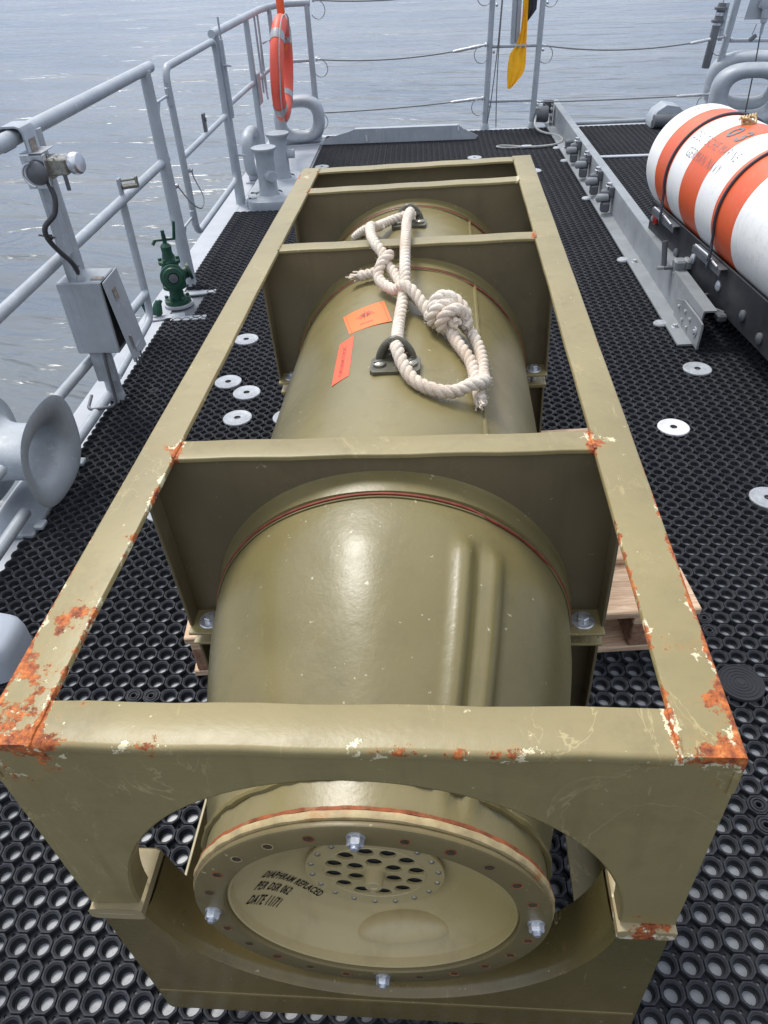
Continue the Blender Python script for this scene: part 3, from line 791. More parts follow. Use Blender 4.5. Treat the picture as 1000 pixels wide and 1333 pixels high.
# small inner ridge
b = MB(); b.lathe([(.1655, .0105), (.1665, .0005), (.1690, -.0008), (.1716, .001)], 120, CT); b.build('cap_ridge', M['cap'], can)
def dish(r):
    P = [(0, .053), (.088, .053), (.100, .0515), (.120, .045), (.140, .033), (.155, .019), (.166, .010)]
    for (a, ya), (c_, yc) in zip(P[:-1], P[1:]):
        if r <= c_: t = (r-a)/(c_-a); return ya+(yc-ya)*t
    return .010
b = MB(); b.lathe([(r*.166/40, dish(r*.166/40)) for r in range(40, -1, -1)], 120, CT)
cap = b.build('dished_cap', M['cap'], can, ang=60)
# holes and bolts of the flange
NH = 24
for k in range(NH):
    a = 2*pi*k/NH+pi/2
    x, z = .1895*cos(a), ZC+.1895*sin(a)
    if k % 6 == 0:
        b = MB(); T = AX((x, -.0055, z), (0, -1, 0)) @ Matrix.Rotation(random.uniform(0, 1), 4, 'Z')
        b.hexhead(T, .0088, .010); b.lathe([(.0100, 0), (.0100, .0015), (.0085, .0022)], 18, T)
        b.lathe([(.0045, .009), (.0045, .0125), (.0035, .0135), (0, .0135)], 10, T)
        b.build('bolt', M['bolt'], flange)
    else:
        b = MB(); T = AX((x, -.0058, z), (0, -1, 0))
        b.lathe([(.0068, 0), (.0062, .0003), (.0056, .0002), (.0050, -.0001)], 16, T)
        mm = random.choice([M['ring_rust'], M['rim'], M['hole_rust'], M['hole_rust'], M['joint_cream']])
        h_ = b.build('bolt_hole', mm, flange)
        b = MB(); b.lathe([(.0051, 0), (0, 0)], 12, AX((x, -.00592, z), (0, -1, 0))); b.build('hole_shade_disc', M['hole_dark'], flange)  # flat disc on the flange; the hole's inner shade is painted on
# perforated grille
GO = (0, .047, ZC)
holes = [circle(.0102, 22, (.052*cos(2*pi*k/12+RAD(8)), .052*sin(2*pi*k/12+RAD(8)))) for k in range(12)]
holes += [circle(.0102, 22, (.0268*cos(2*pi*k/6+RAD(27)), .0268*sin(2*pi*k/6+RAD(27)))) for k in range(6)]
v_, f_ = curve_mesh([circle(.0855, 72)]+[h[::-1] for h in holes], .0035, .0005)
GT = AX(GO, (0, -1, 0), (1, 0, 0))
b = MB(); b.add(v_, f_, GT)
b.lathe([(.0620, .0018), (.0630, .0030), (.0640, .0018)], 60, GT)
grille = b.build('grille', M['cap'], can)
b = MB(); b.lathe([(.0845, 0), (0, 0)], 48, AX((0, .0505, ZC), (0, -1, 0))); b.build('grille_backing', M['dark'], can)
b = MB(); b.lathe([(.0125, .0015), (.0118, .003), (.0112, .0165), (.0102, .0190), (.0058, .0192), (.0052, .0180), (0, .0180)], 28, GT); b.build('centre_boss', M['cap'], grille)
for k in range(18):
    a = 2*pi*k/18+.1
    b = MB(); T = GT @ AX((.0785*cos(a), .0785*sin(a), .0015), (0, 0, 1)); b.lathe([(.0036, 0), (.0035, .0012), (.0022, .0026), (0, .0030)], 10, T)
    b.build('screw', M['screw'], grille)
b = MB()
vs = []; n1_, n2_ = 24, 10
for i in range(n2_+1):
    ph = pi/2*i/n2_
    for k in range(n1_+1):
        a = pi*k/n1_
        vs.append((.066*cos(a)*cos(ph)**.8, -.026*sin(ph), .030*sin(a)*cos(ph)))
fs = [(i*(n1_+1)+k, i*(n1_+1)+k+1, (i+1)*(n1_+1)+k+1, (i+1)*(n1_+1)+k) for i in range(n2_) for k in range(n1_)]
o0 = len(vs); vs.append((0, .01, 0))
T = Matrix.Translation((.030, .036, -.4700)) @ Matrix.Rotation(RAD(-12), 4, 'Y') @ Matrix.Rotation(RAD(-26), 4, 'X')
b.add(vs, [f[::-1] for f in fs], T)
low = []
for i in range(n2_+1): low.append(i*(n1_+1))
for i in range(n2_, -1, -1): low.append(i*(n1_+1)+n1_)
seen = []; [seen.append(q) for q in low if q not in seen]
b.f.append(tuple(seen)); b.mi.append(0)
b.build('pressed_bulge', M['cap'], cap, ang=45)
# stencilled writing on the dish
def dish_txt(x, y, ox, oz):
    d = Vector((.58, -.815)); u = Vector((.815, .58))
    X, Zz = ox+d.x*x+u.x*y, oz+d.y*x+u.y*y
    return (X, dish(sqrt(X*X+(Zz-ZC)**2))-.0012, Zz)
for i, t in enumerate(('DIAPHRAM REPLACED', 'PER DSR 062', 'DATE 11/71')):
    ox, oz = -.138-.0105*i, -.330-.0145*i
    text_mesh(t, .0150, lambda x, y, ox=ox, oz=oz: dish_txt(x, y, ox, oz), 'stencil_lettering', M['ink'], can, xs=.60, spacing=1.15, weight=.0003)
# pad eyes with slotted screws
for (ex, ey) in ((.004, .812), (-.002, 1.580)):
    b = MB()
    pl = [(-.038, -.034), (.038, -.034), (.044, -.026), (.044, .012), (.020, .052), (.010, .060), (-.010, .060), (-.020, .052), (-.044, .012), (-.044, -.026)]
    T = Matrix.Translation((ex, ey-.020, -.0445)); b.prism(pl, 0, .009, T)
    pts = [(-.030, .018, .004), (-.026, .020, .018), (-.015, .022, .034), (0, .023, .041), (.015, .022, .034), (.026, .020, .018), (.030, .018, .004)]
    b.tube(catmull(pts, 4), .0078, 10, T=T)
    b.box((0, .026, .014), (.064, .012, .016), .003, T)
    eye = b.build('pad_eye', M['pad'], can)
    for s in (-1, 1):
        b = MB(); Ts = T @ AX((s*.028, -.008, .009), (0, 0, 1)); b.lathe([(.0115, 0), (.0115, .004), (.009, .0062), (0, .007)], 18, Ts)
        scw = b.build('screw', M['screw'], eye)
        b = MB(); b.box((0, 0, .0068), (.0195, .0026, .0012), .0003, Ts @ Matrix.Rotation(RAD(35+s*12), 4, 'Z')); b.build('slot', M['dark'], scw)
    pl2 = [(x*1.0, y) for x, y in pl]
# stickers (curved sheets on the shell)
def on_shell(x, y, lift=.0012):
    th = x/R2; return ((R2+lift)*sin(th), y-.020, Z2+(R2+lift)*cos(th))
def sticker(name, P, mat, nu=14, nv=8, lift=.0012):
    # P: four corners (arc x, y) in order
    b = MB(); vs = []
    for j in range(nv+1):
        for i in range(nu+1):
            u, v__ = i/nu, j/nv
            x = (P[0][0]*(1-u)+P[1][0]*u)*(1-v__)+(P[3][0]*(1-u)+P[2][0]*u)*v__
            y = (P[0][1]*(1-u)+P[1][1]*u)*(1-v__)+(P[3][1]*(1-u)+P[2][1]*u)*v__
            vs.append(on_shell(x, y, lift))
    fs = [(j*(nu+1)+i, j*(nu+1)+i+1, (j+1)*(nu+1)+i+1, (j+1)*(nu+1)+i) for j in range(nv) for i in range(nu)]
    b.add(vs, fs); return b.build(name, mat, can)
s1P = [(-.126, 1.082), (-.036, 1.098), (-.013, .994), (-.099, .978)]
st = sticker('orange_label', s1P, M['stick_o'], lift=.0014)
def bil(P, u, v__):
    return ((P[0][0]*(1-u)+P[1][0]*u)*(1-v__)+(P[3][0]*(1-u)+P[2][0]*u)*v__, (P[0][1]*(1-u)+P[1][1]*u)*(1-v__)+(P[3][1]*(1-u)+P[2][1]*u)*v__)
def flatprint(P, quads, mat, name, par):
    b = MB()
    for q in quads: b.add([on_shell(*bil(P, *c), .0021) for c in q], [(0, 1, 2, 3)])
    o = b.build(name, mat, can, smooth=False); return o
qs = []
def stroke(u0, v0, u1, v1, wd=.012):
    dx, dy = u1-u0, v1-v0; L = sqrt(dx*dx+dy*dy) or 1; nx, ny = -dy/L*wd/2, dx/L*wd/2
    return [(u0+nx, v0+ny), (u1+nx, v1+ny), (u1-nx, v1-ny), (u0-nx, v0-ny)]
qs += [stroke(.06, .04, .06, .96, .010), stroke(.94, .04, .94, .96, .010), stroke(.06, .05, .94, .05, .008), stroke(.06, .95, .94, .95, .008)]
cxu, cvv = .50, .40
for k in range(11):
    a = 2*pi*k/11+.2; r0, r1 = .06, random.uniform(.14, .32)
    qs.append(stroke(cxu+cos(a)*r0*.7, cvv+sin(a)*r0, cxu+cos(a)*r1*.9, cvv+sin(a)*r1*.8, .016))
for k in range(8):
    a = random.uniform(0, 6.28); qs.append(stroke(cxu+cos(a)*.03, cvv+sin(a)*.05, cxu+cos(a+.9)*.07, cvv+sin(a+.9)*.09, .03))
flatprint(s1P, qs, M['stick_ink'], 'label_print', st)
def s1txt(x, y): u, v__ = .30+x, .80-y; return on_shell(*bil(s1P, u, v__), .0021)
text_mesh('EXPLOSIVE', .085, s1txt, 'label_print', M['stick_ink'], can, xs=.75)
s2P = [(-.117, .961), (-.089, .950), (-.079, .784), (-.112, .792)]
st2 = sticker('red_orange_label', [(-.117, .948), (-.088, .966), (-.080, .800), (-.112, .782)], M['stick_r'], lift=.0014)
s2P = [(-.117, .948), (-.088, .966), (-.080, .800), (-.112, .782)]
def s2txt(x, y): return on_shell(*bil(s2P, .45-y, .10+x), .0021)
def s2txt(x, y): return on_shell(*bil(s2P, .35+y*3.2, .90-x), .0021)
text_mesh('CAUTION STATIC', .10, s2txt, 'label_print', M['stick_ink'], can, xs=.9)

# ================================================================== ROPE
def rope_strands(path, R, pitch, mb, phase=0, step=.0030, seg=7, frame_m=None):
    P = catmull(path, 10); L = [0]
    for a, c_ in zip(P[:-1], P[1:]): L.append(L[-1]+(c_-a).length)
    n = max(6, int(L[-1]/step)); Q = []; j = 0
    for k in range(n+1):
        s_ = L[-1]*k/n
        while j < len(L)-2 and L[j+1] < s_: j += 1
        t = (s_-L[j])/max(1e-9, L[j+1]-L[j]); Q.append(P[j].lerp(P[j+1], t))
    up = None; U = []; V = []
    for i in range(len(Q)):
        t = (Q[min(i+1, len(Q)-1)]-Q[max(i-1, 0)]).normalized()
        if up is None: up = t.orthogonal().normalized()
        up = (up-t*up.dot(t)).normalized(); U.append(up.copy()); V.append(t.cross(up))
    for st_ in range(3):
        pts = []
        for i, q in enumerate(Q):
            a = phase+2*pi*st_/3+2*pi*(L[-1]*i/n)/pitch
            pts.append(q+(U[i]*cos(a)+V[i]*sin(a))*R*.47)
        mb.tube(pts, R*.56, seg)
    return Q
RP = {
'a': [(.004, 1.545, -.018), (.004, 1.515, -.010), (.002, 1.45, -.002), (.001, 1.40, -.001), (.003, 1.355, .0025), (.004, 1.298, .0030), (.006, 1.22, .002), (.009, 1.13, -.008), (.010, 1.085, -.022), (.007, 1.035, -.036), (.003, .97, -.046), (.003, .91, -.044), (.005, .865, -.036), (.006, .835, -.040)],
'b': [(.010, 1.555, -.030), (-.010, 1.585, -.038), (-.035, 1.575, -.042), (-.060, 1.548, -.042), (-.080, 1.48, -.030), (-.084, 1.41, -.006), (-.080, 1.350, .0030), (-.072, 1.300, .0040), (-.060, 1.255, .004), (-.045, 1.226, -.004), (-.034, 1.196, -.018), (-.014, 1.160, -.028), (.004, 1.106, -.034), (.028, 1.060, -.036), (.052, 1.034, -.046), (.074, 1.004, -.052)],
'c': [(-.070, 1.50, -.036), (-.100, 1.545, -.052), (-.130, 1.590, -.076), (-.155, 1.63, -.104)],
'd': [(-.100, 1.232, -.056), (-.076, 1.226, -.050), (-.054, 1.214, -.038), (-.034, 1.212, -.010), (-.028, 1.198, -.001), (-.044, 1.180, -.012), (-.050, 1.158, -.030), (-.038, 1.130, -.036), (-.010, 1.090, -.034), (.010, 1.058, -.012), (.032, 1.038, -.022), (.052, 1.008, -.040), (.066, .985, -.052)],
'e': [(.060, 1.000, -.052), (.074, .996, -.036), (.096, .996, -.030), (.120, .985, -.038), (.138, .965, -.056), (.134, .940, -.062), (.112, .930, -.042), (.088, .925, -.026), (.068, .940, -.028), (.056, .955, -.042), (.064, .925, -.052), (.088, .905, -.048), (.112, .915, -.056), (.124, .945, -.066)],
'f': [(.056, .985, -.048), (.066, .950, -.026), (.082, .940, -.012), (.104, .950, -.016), (.122, .972, -.036), (.124, .995, -.060)],
'g': [(.098, .955, -.052), (.108, .915, -.062), (.124, .880, -.070), (.137, .850, -.078), (.143, .805, -.084), (.147, .768, -.086), (.150, .728, -.089)],
'h': [(.122, .985, -.062), (.142, .950, -.072), (.153, .915, -.082), (.158, .870, -.087), (.157, .825, -.086), (.158, .785, -.078), (.156, .758, -.066), (.146, .742, -.060), (.132, .736, -.060), (.112, .722, -.062), (.090, .712, -.058), (.070, .716, -.054), (.048, .728, -.050), (.031, .750, -.045), (.018, .778, -.036), (.009, .806, -.026), (.005, .836, -.032), (.004, .860, -.040)],
}
kd = Vector((.64, -.768, -.10)).normalized(); kn = Vector((.768, .64, 0)); ku = kd.cross(kn)*-1
kc = Vector((.093, .958, -.036))
RP['e'] = [tuple(kc+kd*(-.026+.052*t/22)+kn*(.0235*cos(2*pi*t/11))+ku*(.0215*sin(2*pi*t/11))) for t in range(23)]
RP['f'] = [(.060, .992, -.050), (.066, .965, -.030), (.078, .975, -.006), (.104, .978, -.008), (.128, .966, -.030), (.132, .945, -.055)]
RP['k'] = [tuple(kc+kd*(-.035+.07*t/6)+kn*(.004*sin(t))) for t in range(7)]
RP = {k_: [(x, y-.019, z+.0170) for x, y, z in p] for k_, p in RP.items()}
rope = thing('rope', 'thick cream white knotted rope tied between the two eyes on top of the canister', 'rope')
rope.matrix_world = FM
b = MB()
for k_, p in RP.items(): rope_strands(p, .0118, .045, b, phase=hash(k_) % 7 if False else ord(k_))
b.build('rope_line', M['rope'], rope, ang=80)
fz = MB()
for k_, p in RP.items():
    Q = catmull(p, 6)
    for q in Q:
        for _ in range(5):
            d1 = Vector((random.gauss(0, 1), random.gauss(0, 1), random.gauss(0, 1))).normalized(); a_ = q+d1*.0118; b_ = a_+(d1+Vector((random.gauss(0, .8), random.gauss(0, .8), random.gauss(0, .5))))*random.uniform(.002, .005)
            fz.tube([a_, b_], .00022, 3, cap=False)
tag(fz.build('loose_fibres', M['rope'], rope), kind='stuff')
def fray(o, d, n=26, L=.022):
    b = MB(); d = Vector(d).normalized()
    for _ in range(n):
        q = Vector(o)+Vector((random.gauss(0, .0045), random.gauss(0, .0045), random.gauss(0, .003)))
        e_ = q+d*L*random.uniform(.5, 1)+Vector((random.gauss(0, .004), random.gauss(0, .004), random.gauss(0, .003)))
        b.tube([q, q.lerp(e_, .5)+Vector((random.gauss(0, .001), 0, random.gauss(0, .001))), e_], .0018, 5)
    b.build('frayed_end', M['rope'], rope)
fray((.150, .713, -.071), (.02, -1, .0)); fray((-.098, 1.212, -.038), (-1, .1, -.1))

# ================================================================== PALLET
pal = thing('wooden_pallet', 'worn pinkish wooden pallet under the middle of the olive frame', 'pallet', (-.562, 1.1084, 0), (0, 0, .0794))
tops = [(.0, .145), (.185, .100), (.325, .145), (.510, .100), (.655, .145)]
for (t, wd) in tops:
    b = MB(); vs = []; n = 12
    b.box((.6, t+wd/2, .132), (1.222+random.uniform(-.006, .006), wd, .021), .003); b.build('board', M['wood'], pal)
for sx in (.0725, .6, 1.1275):
    b = MB(); b.box((sx, .4, .1105), (.145, .80, .021), .002); b.build('stringer', M['wood'], pal)
    for ty in (.05, .4, .75):
        b = MB(); b.box((sx, ty, .061), (.145, .10 if ty != .4 else .145, .077), .003); b.build('block', M['block'], pal)
for ty in (.05, .4, .75):
    b = MB(); b.box((.6, ty, .0125), (1.222, .10 if ty != .4 else .145, .020), .003); b.build('bottom_board', M['wood'], pal)
b = MB(); b.tube([(1.1275+.021*cos(a)*1.3, -.0008, .060+.021*sin(a)) for a in [2*pi*k/20 for k in range(20)]], .0011, 5, closed=True)
b.build('stamp', M['ink'], pal)

# ================================================================== TIE-DOWN SOCKET DISCS
SOCK = [(-.808, 2.604, 'left of the olive frame, upper left of the cluster of three'), (-.808, 2.995, 'left of the olive frame, farthest along of the near group'),
        (-.714, 2.513, 'left of the olive frame, right one of the cluster'), (-.713, 2.322, 'left of the olive frame, nearest whole one of the cluster'),
        (-.523, 2.322, 'half hidden against the left side of the canister'), (.874, 2.214, 'with worn flaking paint right of the olive frame'),
        (1.079, 2.64, 'just in front of the near end of the grey channel beam'), (-.843, 1.764, 'half hidden behind the left rail of the olive frame'),
        (1.052, 1.805, 'cut off by the right edge of the picture'), (-.789, 5.985, 'near the far left corner of the olive frame'),
        (.39, 6.098, 'just beyond the far end of the olive frame'), (.792, 5.661, 'beside the far right corner of the olive frame')]
def socket(worn=False):
    root = thing('tie_down_socket', 'x', 'deck socket', group='pale round sockets set in the mats')
    b = MB(); b.lathe([(.055, -.006), (.0548, -.0010), (.053, .0008), (.047, .0014), (.045, .0006), (.028, .0009), (.016, .0012), (.0125, .0004)], 40)
    b.build('cover_disc', M['white'] if worn else M['disc'], root)
    b = MB(); b.lathe([(.0125, .0004), (.0115, -.006), (0, -.006)], 24); b.build('centre_hole', M['grey_dark'], root)
    return root
s0 = socket(); s0w = socket(True)
first = True
for (x, y, t) in SOCK:
    if 'worn' in t: r_ = s0w
    elif first: r_ = s0; first = False
    else:
        r_ = s0.copy(); COL.objects.link(r_)
        for ch in list(s0.children):
            c_ = ch.copy(); COL.objects.link(c_); c_.parent = r_
    r_.location = (x, y, .0018); r_.rotation_euler = (0, 0, random.uniform(0, 6)); r_['label'] = 'pale round socket disc '+t

# ================================================================== HELPERS FOR SHIP FITTINGS
G, GL = M['grey'], M['grey_light']
def tube_part(name, pts, r, parent, mat=None, seg=14, **k):
    b = MB(); b.tube(pts, r, seg, **k); return b.build(name, mat or G, parent, ang=50)
def foot(parent, x, y, r=.045, h=.05, z=-.018):
    b = MB(); b.lathe([(r, 0), (r, .006), (r*.80, .012), (r*.66, h), (.024, h+.012)], 20, Matrix.Translation((x, y, z))); b.build('post_foot', G, parent)

# ---- near left railing
rail = thing('guard_rail', 'near grey tubular guard rail with three bars along the left deck edge', 'railing', (-1.25, 2.5, 0))
def RL(p): return (p[0]+1.25, p[1]-2.5, p[2])
xr = -1.25
tube_part('top_bar', [RL(p) for p in ((xr, .9, .972), (xr, 2.3, .970), (xr, 3.80, .968))], .0235, rail)
tube_part('middle_bar', [RL(p) for p in ((xr, .9, .580), (xr, 3.76, .588))], .0195, rail)
tube_part('lower_bar', [RL(p) for p in ((xr, 2.01, .228), (xr, 2.5, .205), (xr, 3.08, .190))], .0185, rail)
tube_part('lower_bar', [RL(p) for p in ((xr, .9, .235), (xr, 1.50, .232), (xr, 1.68, .228))], .0185, rail)
tube_part('foot_bar', [RL(p) for p in ((xr+.005, 1.95, .045), (xr, 2.40, .030), (xr, 2.52, .022))], .0185, rail)
tube_part('foot_bar', [RL(p) for p in ((xr, .8, .055), (xr, 1.70, .050))], .0185, rail)
b = MB(); b.tube([RL((xr+.01, 2.5, z)) for z in (-.02, .3, .97)], [.031, .029, .0245], 16); b.build('post', G, rail)
b = MB(); b.tube([RL((xr+.005, 3.70, z)) for z in (-.02, .3, .965)], [.034, .031, .0255], 16); b.build('post', G, rail)
b = MB(); b.tube([RL((xr, .95, z)) for z in (-.02, .97)], [.030, .025], 16); b.build('post', G, rail)
foot(rail, *RL((xr+.01, 2.5, 0))[:2]); foot(rail, *RL((xr+.005, 3.70, 0))[:2])
# short stanchion running down to a slanting foot bar
tube_part('short_post', fillet([RL(p) for p in ((xr-.005, 3.10, .590), (xr-.005, 3.09, .075), (xr-.01, 2.60, .035))], .07), .0165, rail)
b = MB(); b.box(RL((xr, 3.105, .625)), (.010, .032, .085), .004); b.build('latch_plate', G, rail)
b = MB(); b.tube([RL((xr+.005, 3.11, .632)), RL((xr+.052, 3.15, .628))], .0105, 10); b.tube([RL((xr+.005, 3.12, .655)), RL((xr+.052, 3.16, .651))], .0055, 8)
b.box(RL((xr+.055, 3.155, .640)), (.008, .022, .045), .002); b.build('latch_bolt', M['screw'], rail)

# ---- near left fairlead
def chock(name, label, loc, rotz, W=.23, H=.19, tube=.085, depth=.10, hr=(.125, .095), group='round ship fairleads along the deck edge', sc=1.0, base=True):
    """flared oval ring: local X = width, Y = axis of the hole, Z up"""
    root = thing(name, label, 'fairlead', loc, (0, 0, rotz), group)
    b = MB(); n, mseg = 56, 20; vs = []
    zc = H+.0
    for k in range(n):
        a = 2*pi*k/n; ca, sa = cos(a), sin(a)
        ex = .72
        cx = math.copysign(abs(ca)**ex, ca); sz = math.copysign(abs(sa)**ex, sa)
        for j in range(mseg):
            t = 2*pi*j/mseg
            # cross section: inner side rounded and flared, outer side at the rim
            rad = cos(t); ax = sin(t)
            f = .5-.5*rad                      # 0 at outer, 1 at throat
            rx = W*(1-f)+hr[0]*f; rz = H*(1-f)+hr[1]*f
            y = depth*ax*(1.0+.15*rad)
            vs.append((rx*cx, y, zc+rz*sz))
    fs = [(k*mseg+j, k*mseg+(j+1) % mseg, ((k+1) % n)*mseg+(j+1) % mseg, ((k+1) % n)*mseg+j) for k in range(n) for j in range(mseg)]
    b.add(vs, [f[::-1] for f in fs]); b.build('flared_ring', G, root, ang=70)
    if base:
        b = MB(); b.box((0, 0, .008-.02), (W*1.9, depth*2.1, .022), .004); b.box((0, 0, .03), (W*1.5, depth*1.25, .07), .02); b.build('base', G, root)
    return root
# near one: thin flared shell whose inner face shows
nf = thing('fairlead', 'large grey fairlead with curved dished faces beneath the near guard rail at left', 'fairlead', (-1.280, 1.850, .006), (0, 0, 0), 'ship fairleads along the deck edge')
b = MB(); n, ms = 60, 22; vs = []
for k in range(n):
    a = 2*pi*k/n; ca, sa = cos(a), sin(a); cx = math.copysign(abs(ca)**.8, ca); sz = math.copysign(abs(sa)**.8, sa)
    for j in range(ms):
        t = pi*j/(ms-1); q = (1-sin(t))            # 0 throat, 1 rims
        ry = .105+.072*q**1.5; rz = .060+.088*q**1.5; ax_ = -.105*cos(t)
        vs.append((ax_, ry*cx, .172+rz*sz))
    for j in range(ms-1, -1, -1):
        t = pi*j/(ms-1); q = (1-sin(t)); ry = .105+.072*q**1.5+.008; rz = .060+.088*q**1.5+.008; ax_ = -.105*cos(t)*.975
        vs.append((ax_, ry*cx, .172+rz*sz))
m2 = ms*2
fs = [(k*m2+j, k*m2+(j+1) % m2, ((k+1) % n)*m2+(j+1) % m2, ((k+1) % n)*m2+j) for k in range(n) for j in range(m2)]
b.add(vs, fs); b.build('flared_ring', G, nf, ang=70)
b = MB(); b.box((-.02, 0, -.006), (.17, .42, .018), .004); b.build('base', G, nf)
for yy in (.17, -.17):
    b = MB(); b.box((.075, yy, .010), (.03, .04, .014), .003); b.build('foot_lug', G, nf)

# ---- control box hung on the rail
cb = thing('control_box', 'grey metal switch box with an ajar door, hanging on a bracket from the near rail', 'switch box', (-1.18, 2.42, 0))
def CB(x, y, z): return (x+1.18, y-2.42, z)
b = MB(); b.box(CB(-1.182, 2.422, .392), (.156, .140, .262), .004); box_ = b.build('cabinet', G, cb)
T = Matrix.Translation(CB(-1.100, 2.492, .522)) @ Matrix.Rotation(RAD(1.5), 4, 'Z') @ Matrix.Rotation(RAD(-6.5), 4, 'Y')
b = MB(); b.box((.004, -.070, -.150), (.006, .146, .300), .0015, T); b.box((.008, -.072, -.268), (.004, .060, .018), .001, T); dr = b.build('door', G, cb)
b = MB(); b.box((.0085, -.085, -.062), (.0015, .034, .042), .0005, T); b.build('worn_label', M['plate_patch'], dr)
b = MB(); b.box((.011, -.112, -.232), (.006, .008, .050), .001, T); b.build('latch', M['steel'], dr)
b = MB()
for k in range(3): b.box((.006, -.13+.028*k, -.302-.008*(k % 2)), (.006, .010, .030), .002, T)
b.build('door_clip', M['grey_dark'], dr)
b = MB(); b.box(CB(-1.103, 2.42, .40), (.003, .12, .24), .001); b.build('seal', M['dark'], cb)
b = MB(); b.box(CB(-1.125, 2.39, .5245), (.040, .030, .0022), .001); b.build('paint_chip', M['plate_patch'], cb)
# bracket strap folded over the top rail
pr_ = [(-1.205, .60), (-1.205, .985), (-1.212, .998), (-1.225, 1.003), (-1.268, 1.003), (-1.281, .997), (-1.287, .985), (-1.287, .93)]
b = MB(); vs = []; hw = .042; th = .006
for (x, z) in pr_: vs += [CB(x, 2.40-hw, z), CB(x, 2.40+hw, z)]
for i, (x, z) in enumerate(pr_):
    nx_ = x-(-1.246); nz_ = z-.96 if z > .94 else 0; l_ = sqrt(nx_*nx_+nz_*nz_) or 1
    vs += [CB(x-nx_/l_*th, 2.40-hw, z-nz_/l_*th), CB(x-nx_/l_*th, 2.40+hw, z-nz_/l_*th)]
n = len(pr_); fs = []
for i in range(n-1):
    fs += [(2*i, 2*i+2, 2*i+3, 2*i+1), (2*n+2*i, 2*n+2*i+1, 2*n+2*i+3, 2*n+2*i+2), (2*i, 2*n+2*i, 2*n+2*i+2, 2*i+2), (2*i+1, 2*i+3, 2*n+2*i+3, 2*n+2*i+1)]
fs += [(0, 1, 2*n+1, 2*n), (2*n-2, 4*n-2, 4*n-1, 2*n-1)]
b.add(vs, fs); b.box(CB(-1.2125, 2.385, .56), (.006, .05, .60), .001); b.box(CB(-1.190, 2.37, .215), (.075, .008, .15), .002); b.build('bracket', G, cb)
b = MB(); b.box(CB(-1.2035, 2.400, .945), (.002, .042, .035), .0008); b.build('worn_label', M['plate_patch'], cb)
tube_part('support_rod', fillet([CB(*p) for p in ((-1.17, 2.36, .27), (-1.165, 2.33, .055), (-1.28, 2.32, .045), (-1.30, 2.42, .05))], .03), .0065, cb, M['grey_dark'], 8)
# device on the bracket
dv = thing('rail_light', 'small metal signal light with round head, on the bracket above the switch box', 'light', (-1.19, 2.40, .88))
b = MB(); b.box((.012, 0, .0), (.050, .070, .060), .004); b.box((.055, -.012, .004), (.060, .048, .048), .004); b.build('housing', M['screw'], dv)
b = MB(); b.box((-.010, -.045, -.006), (.075, .003, .095), .001); b.box((-.010, -.0, .048), (.070, .090, .003), .001); b.box((.028, -.045, .0), (.004, .02, .09), .001); b.build('guard_plate', M['steel'], dv)
T = AX((-.004, -.050, -.006), (0, -1, 0)); b = MB(); b.lathe([(.036, 0), (.035, .008), (.028, .018), (.012, .026), (0, .027)], 24, T); b.build('dome', M['grey_dark'], dv)
b = MB(); b.tube([(-.004+.036*cos(a), -.062+.012*sin(a)**2*0-.01, -.006+.036*sin(a)) for a in [RAD(100+16*k) for k in range(11)]], .0038, 7); b.build('cage_wire', M['steel'], dv)
T = AX((.082, -.010, .006), (.9, -.15, .12)); b = MB(); b.lathe([(0, 0), (.020, 0), (.020, .014), (.031, .016), (.033, .026), (.031, .038), (.027, .044), (.010, .046), (0, .046)], 28, T); b.build('round_head', M['steel'], dv)
for k in range(4):
    b = MB(); b.hexhead(AX((.02+.03*(k % 2), -.036+.03*(k//2), .030), (0, 0, 1)), .0045, .004); b.build('bolt', M['steel'], dv)
b = MB(); b.box((.070, -.030, -.040), (.012, .006, .050), .001); b.build('lug', M['grey_dark'], dv)
# cable from light to box
tag(tube_part('cable', catmull([(-1.175, 2.36, .845), (-1.165, 2.35, .800), (-1.175, 2.335, .755), (-1.205, 2.31, .725), (-1.210, 2.31, .69), (-1.200, 2.33, .645), (-1.18, 2.355, .595), (-1.175, 2.37, .555), (-1.175, 2.375, .524)], 6), [.0085]*49, None, M['cable'], 10),
    'black cable curving from the signal light down into the switch box', 'cable')
b = MB(); b.tube([(-1.185, 2.31, .690), (-1.235, 2.31, .700)], .0035, 6); b.lathe([(.0125, -.006), (.0125, .006)], 14, AX((-1.206, 2.312, .69), (0, 0, 1)))
tag(b.build('cable_tie', M['black']), 'small black tie clamping the curved cable to the bracket strap', 'cable tie')
b = MB(); b.lathe([(.015, 0), (.015, .014), (.012, .018), (.0105, .045), (.009, .050)], 16, Matrix.Translation((-1.175, 2.375, .522))); o = b.build('cable_gland', M['grey'], cb); o.matrix_parent_inverse = Matrix.Translation((1.18, -2.42, 0))

# ---- gate
gate = thing('rail_gate', 'narrow grey tubular gate hinged in the gap between two guard rails', 'gate', (-1.25, 3.93, 0))
def GT_(x, y, z): return (x+1.25, y-3.93, z)
lp = [(-1.235, 3.955, .945), (-1.235, 4.98, .940), (-1.235, 4.90, .20), (-1.235, 3.955, .135)]
lp = [(-1.235, 3.965, .94), (-1.235, 5.02, .94), (-1.235, 5.02, .165), (-1.235, 3.965, .165)]
loop = []
P4 = [Vector(GT_(*p)) for p in lp]
for i in range(4):
    a_, p_, c_ = P4[i-1], P4[i], P4[(i+1) % 4]; d0 = (a_-p_).normalized()*.07; d1 = (c_-p_).normalized()*.07
    for k in range(8):
        t = k/7; loop.append((p_+d0)*(1-t)**2+p_*2*t*(1-t)+(p_+d1)*t*t)
tube_part('gate_frame', loop, .0175, gate, closed=True)
tube_part('gate_bar', [GT_(-1.235, 3.98, .545), GT_(-1.235, 5.01, .545)], .0155, gate)
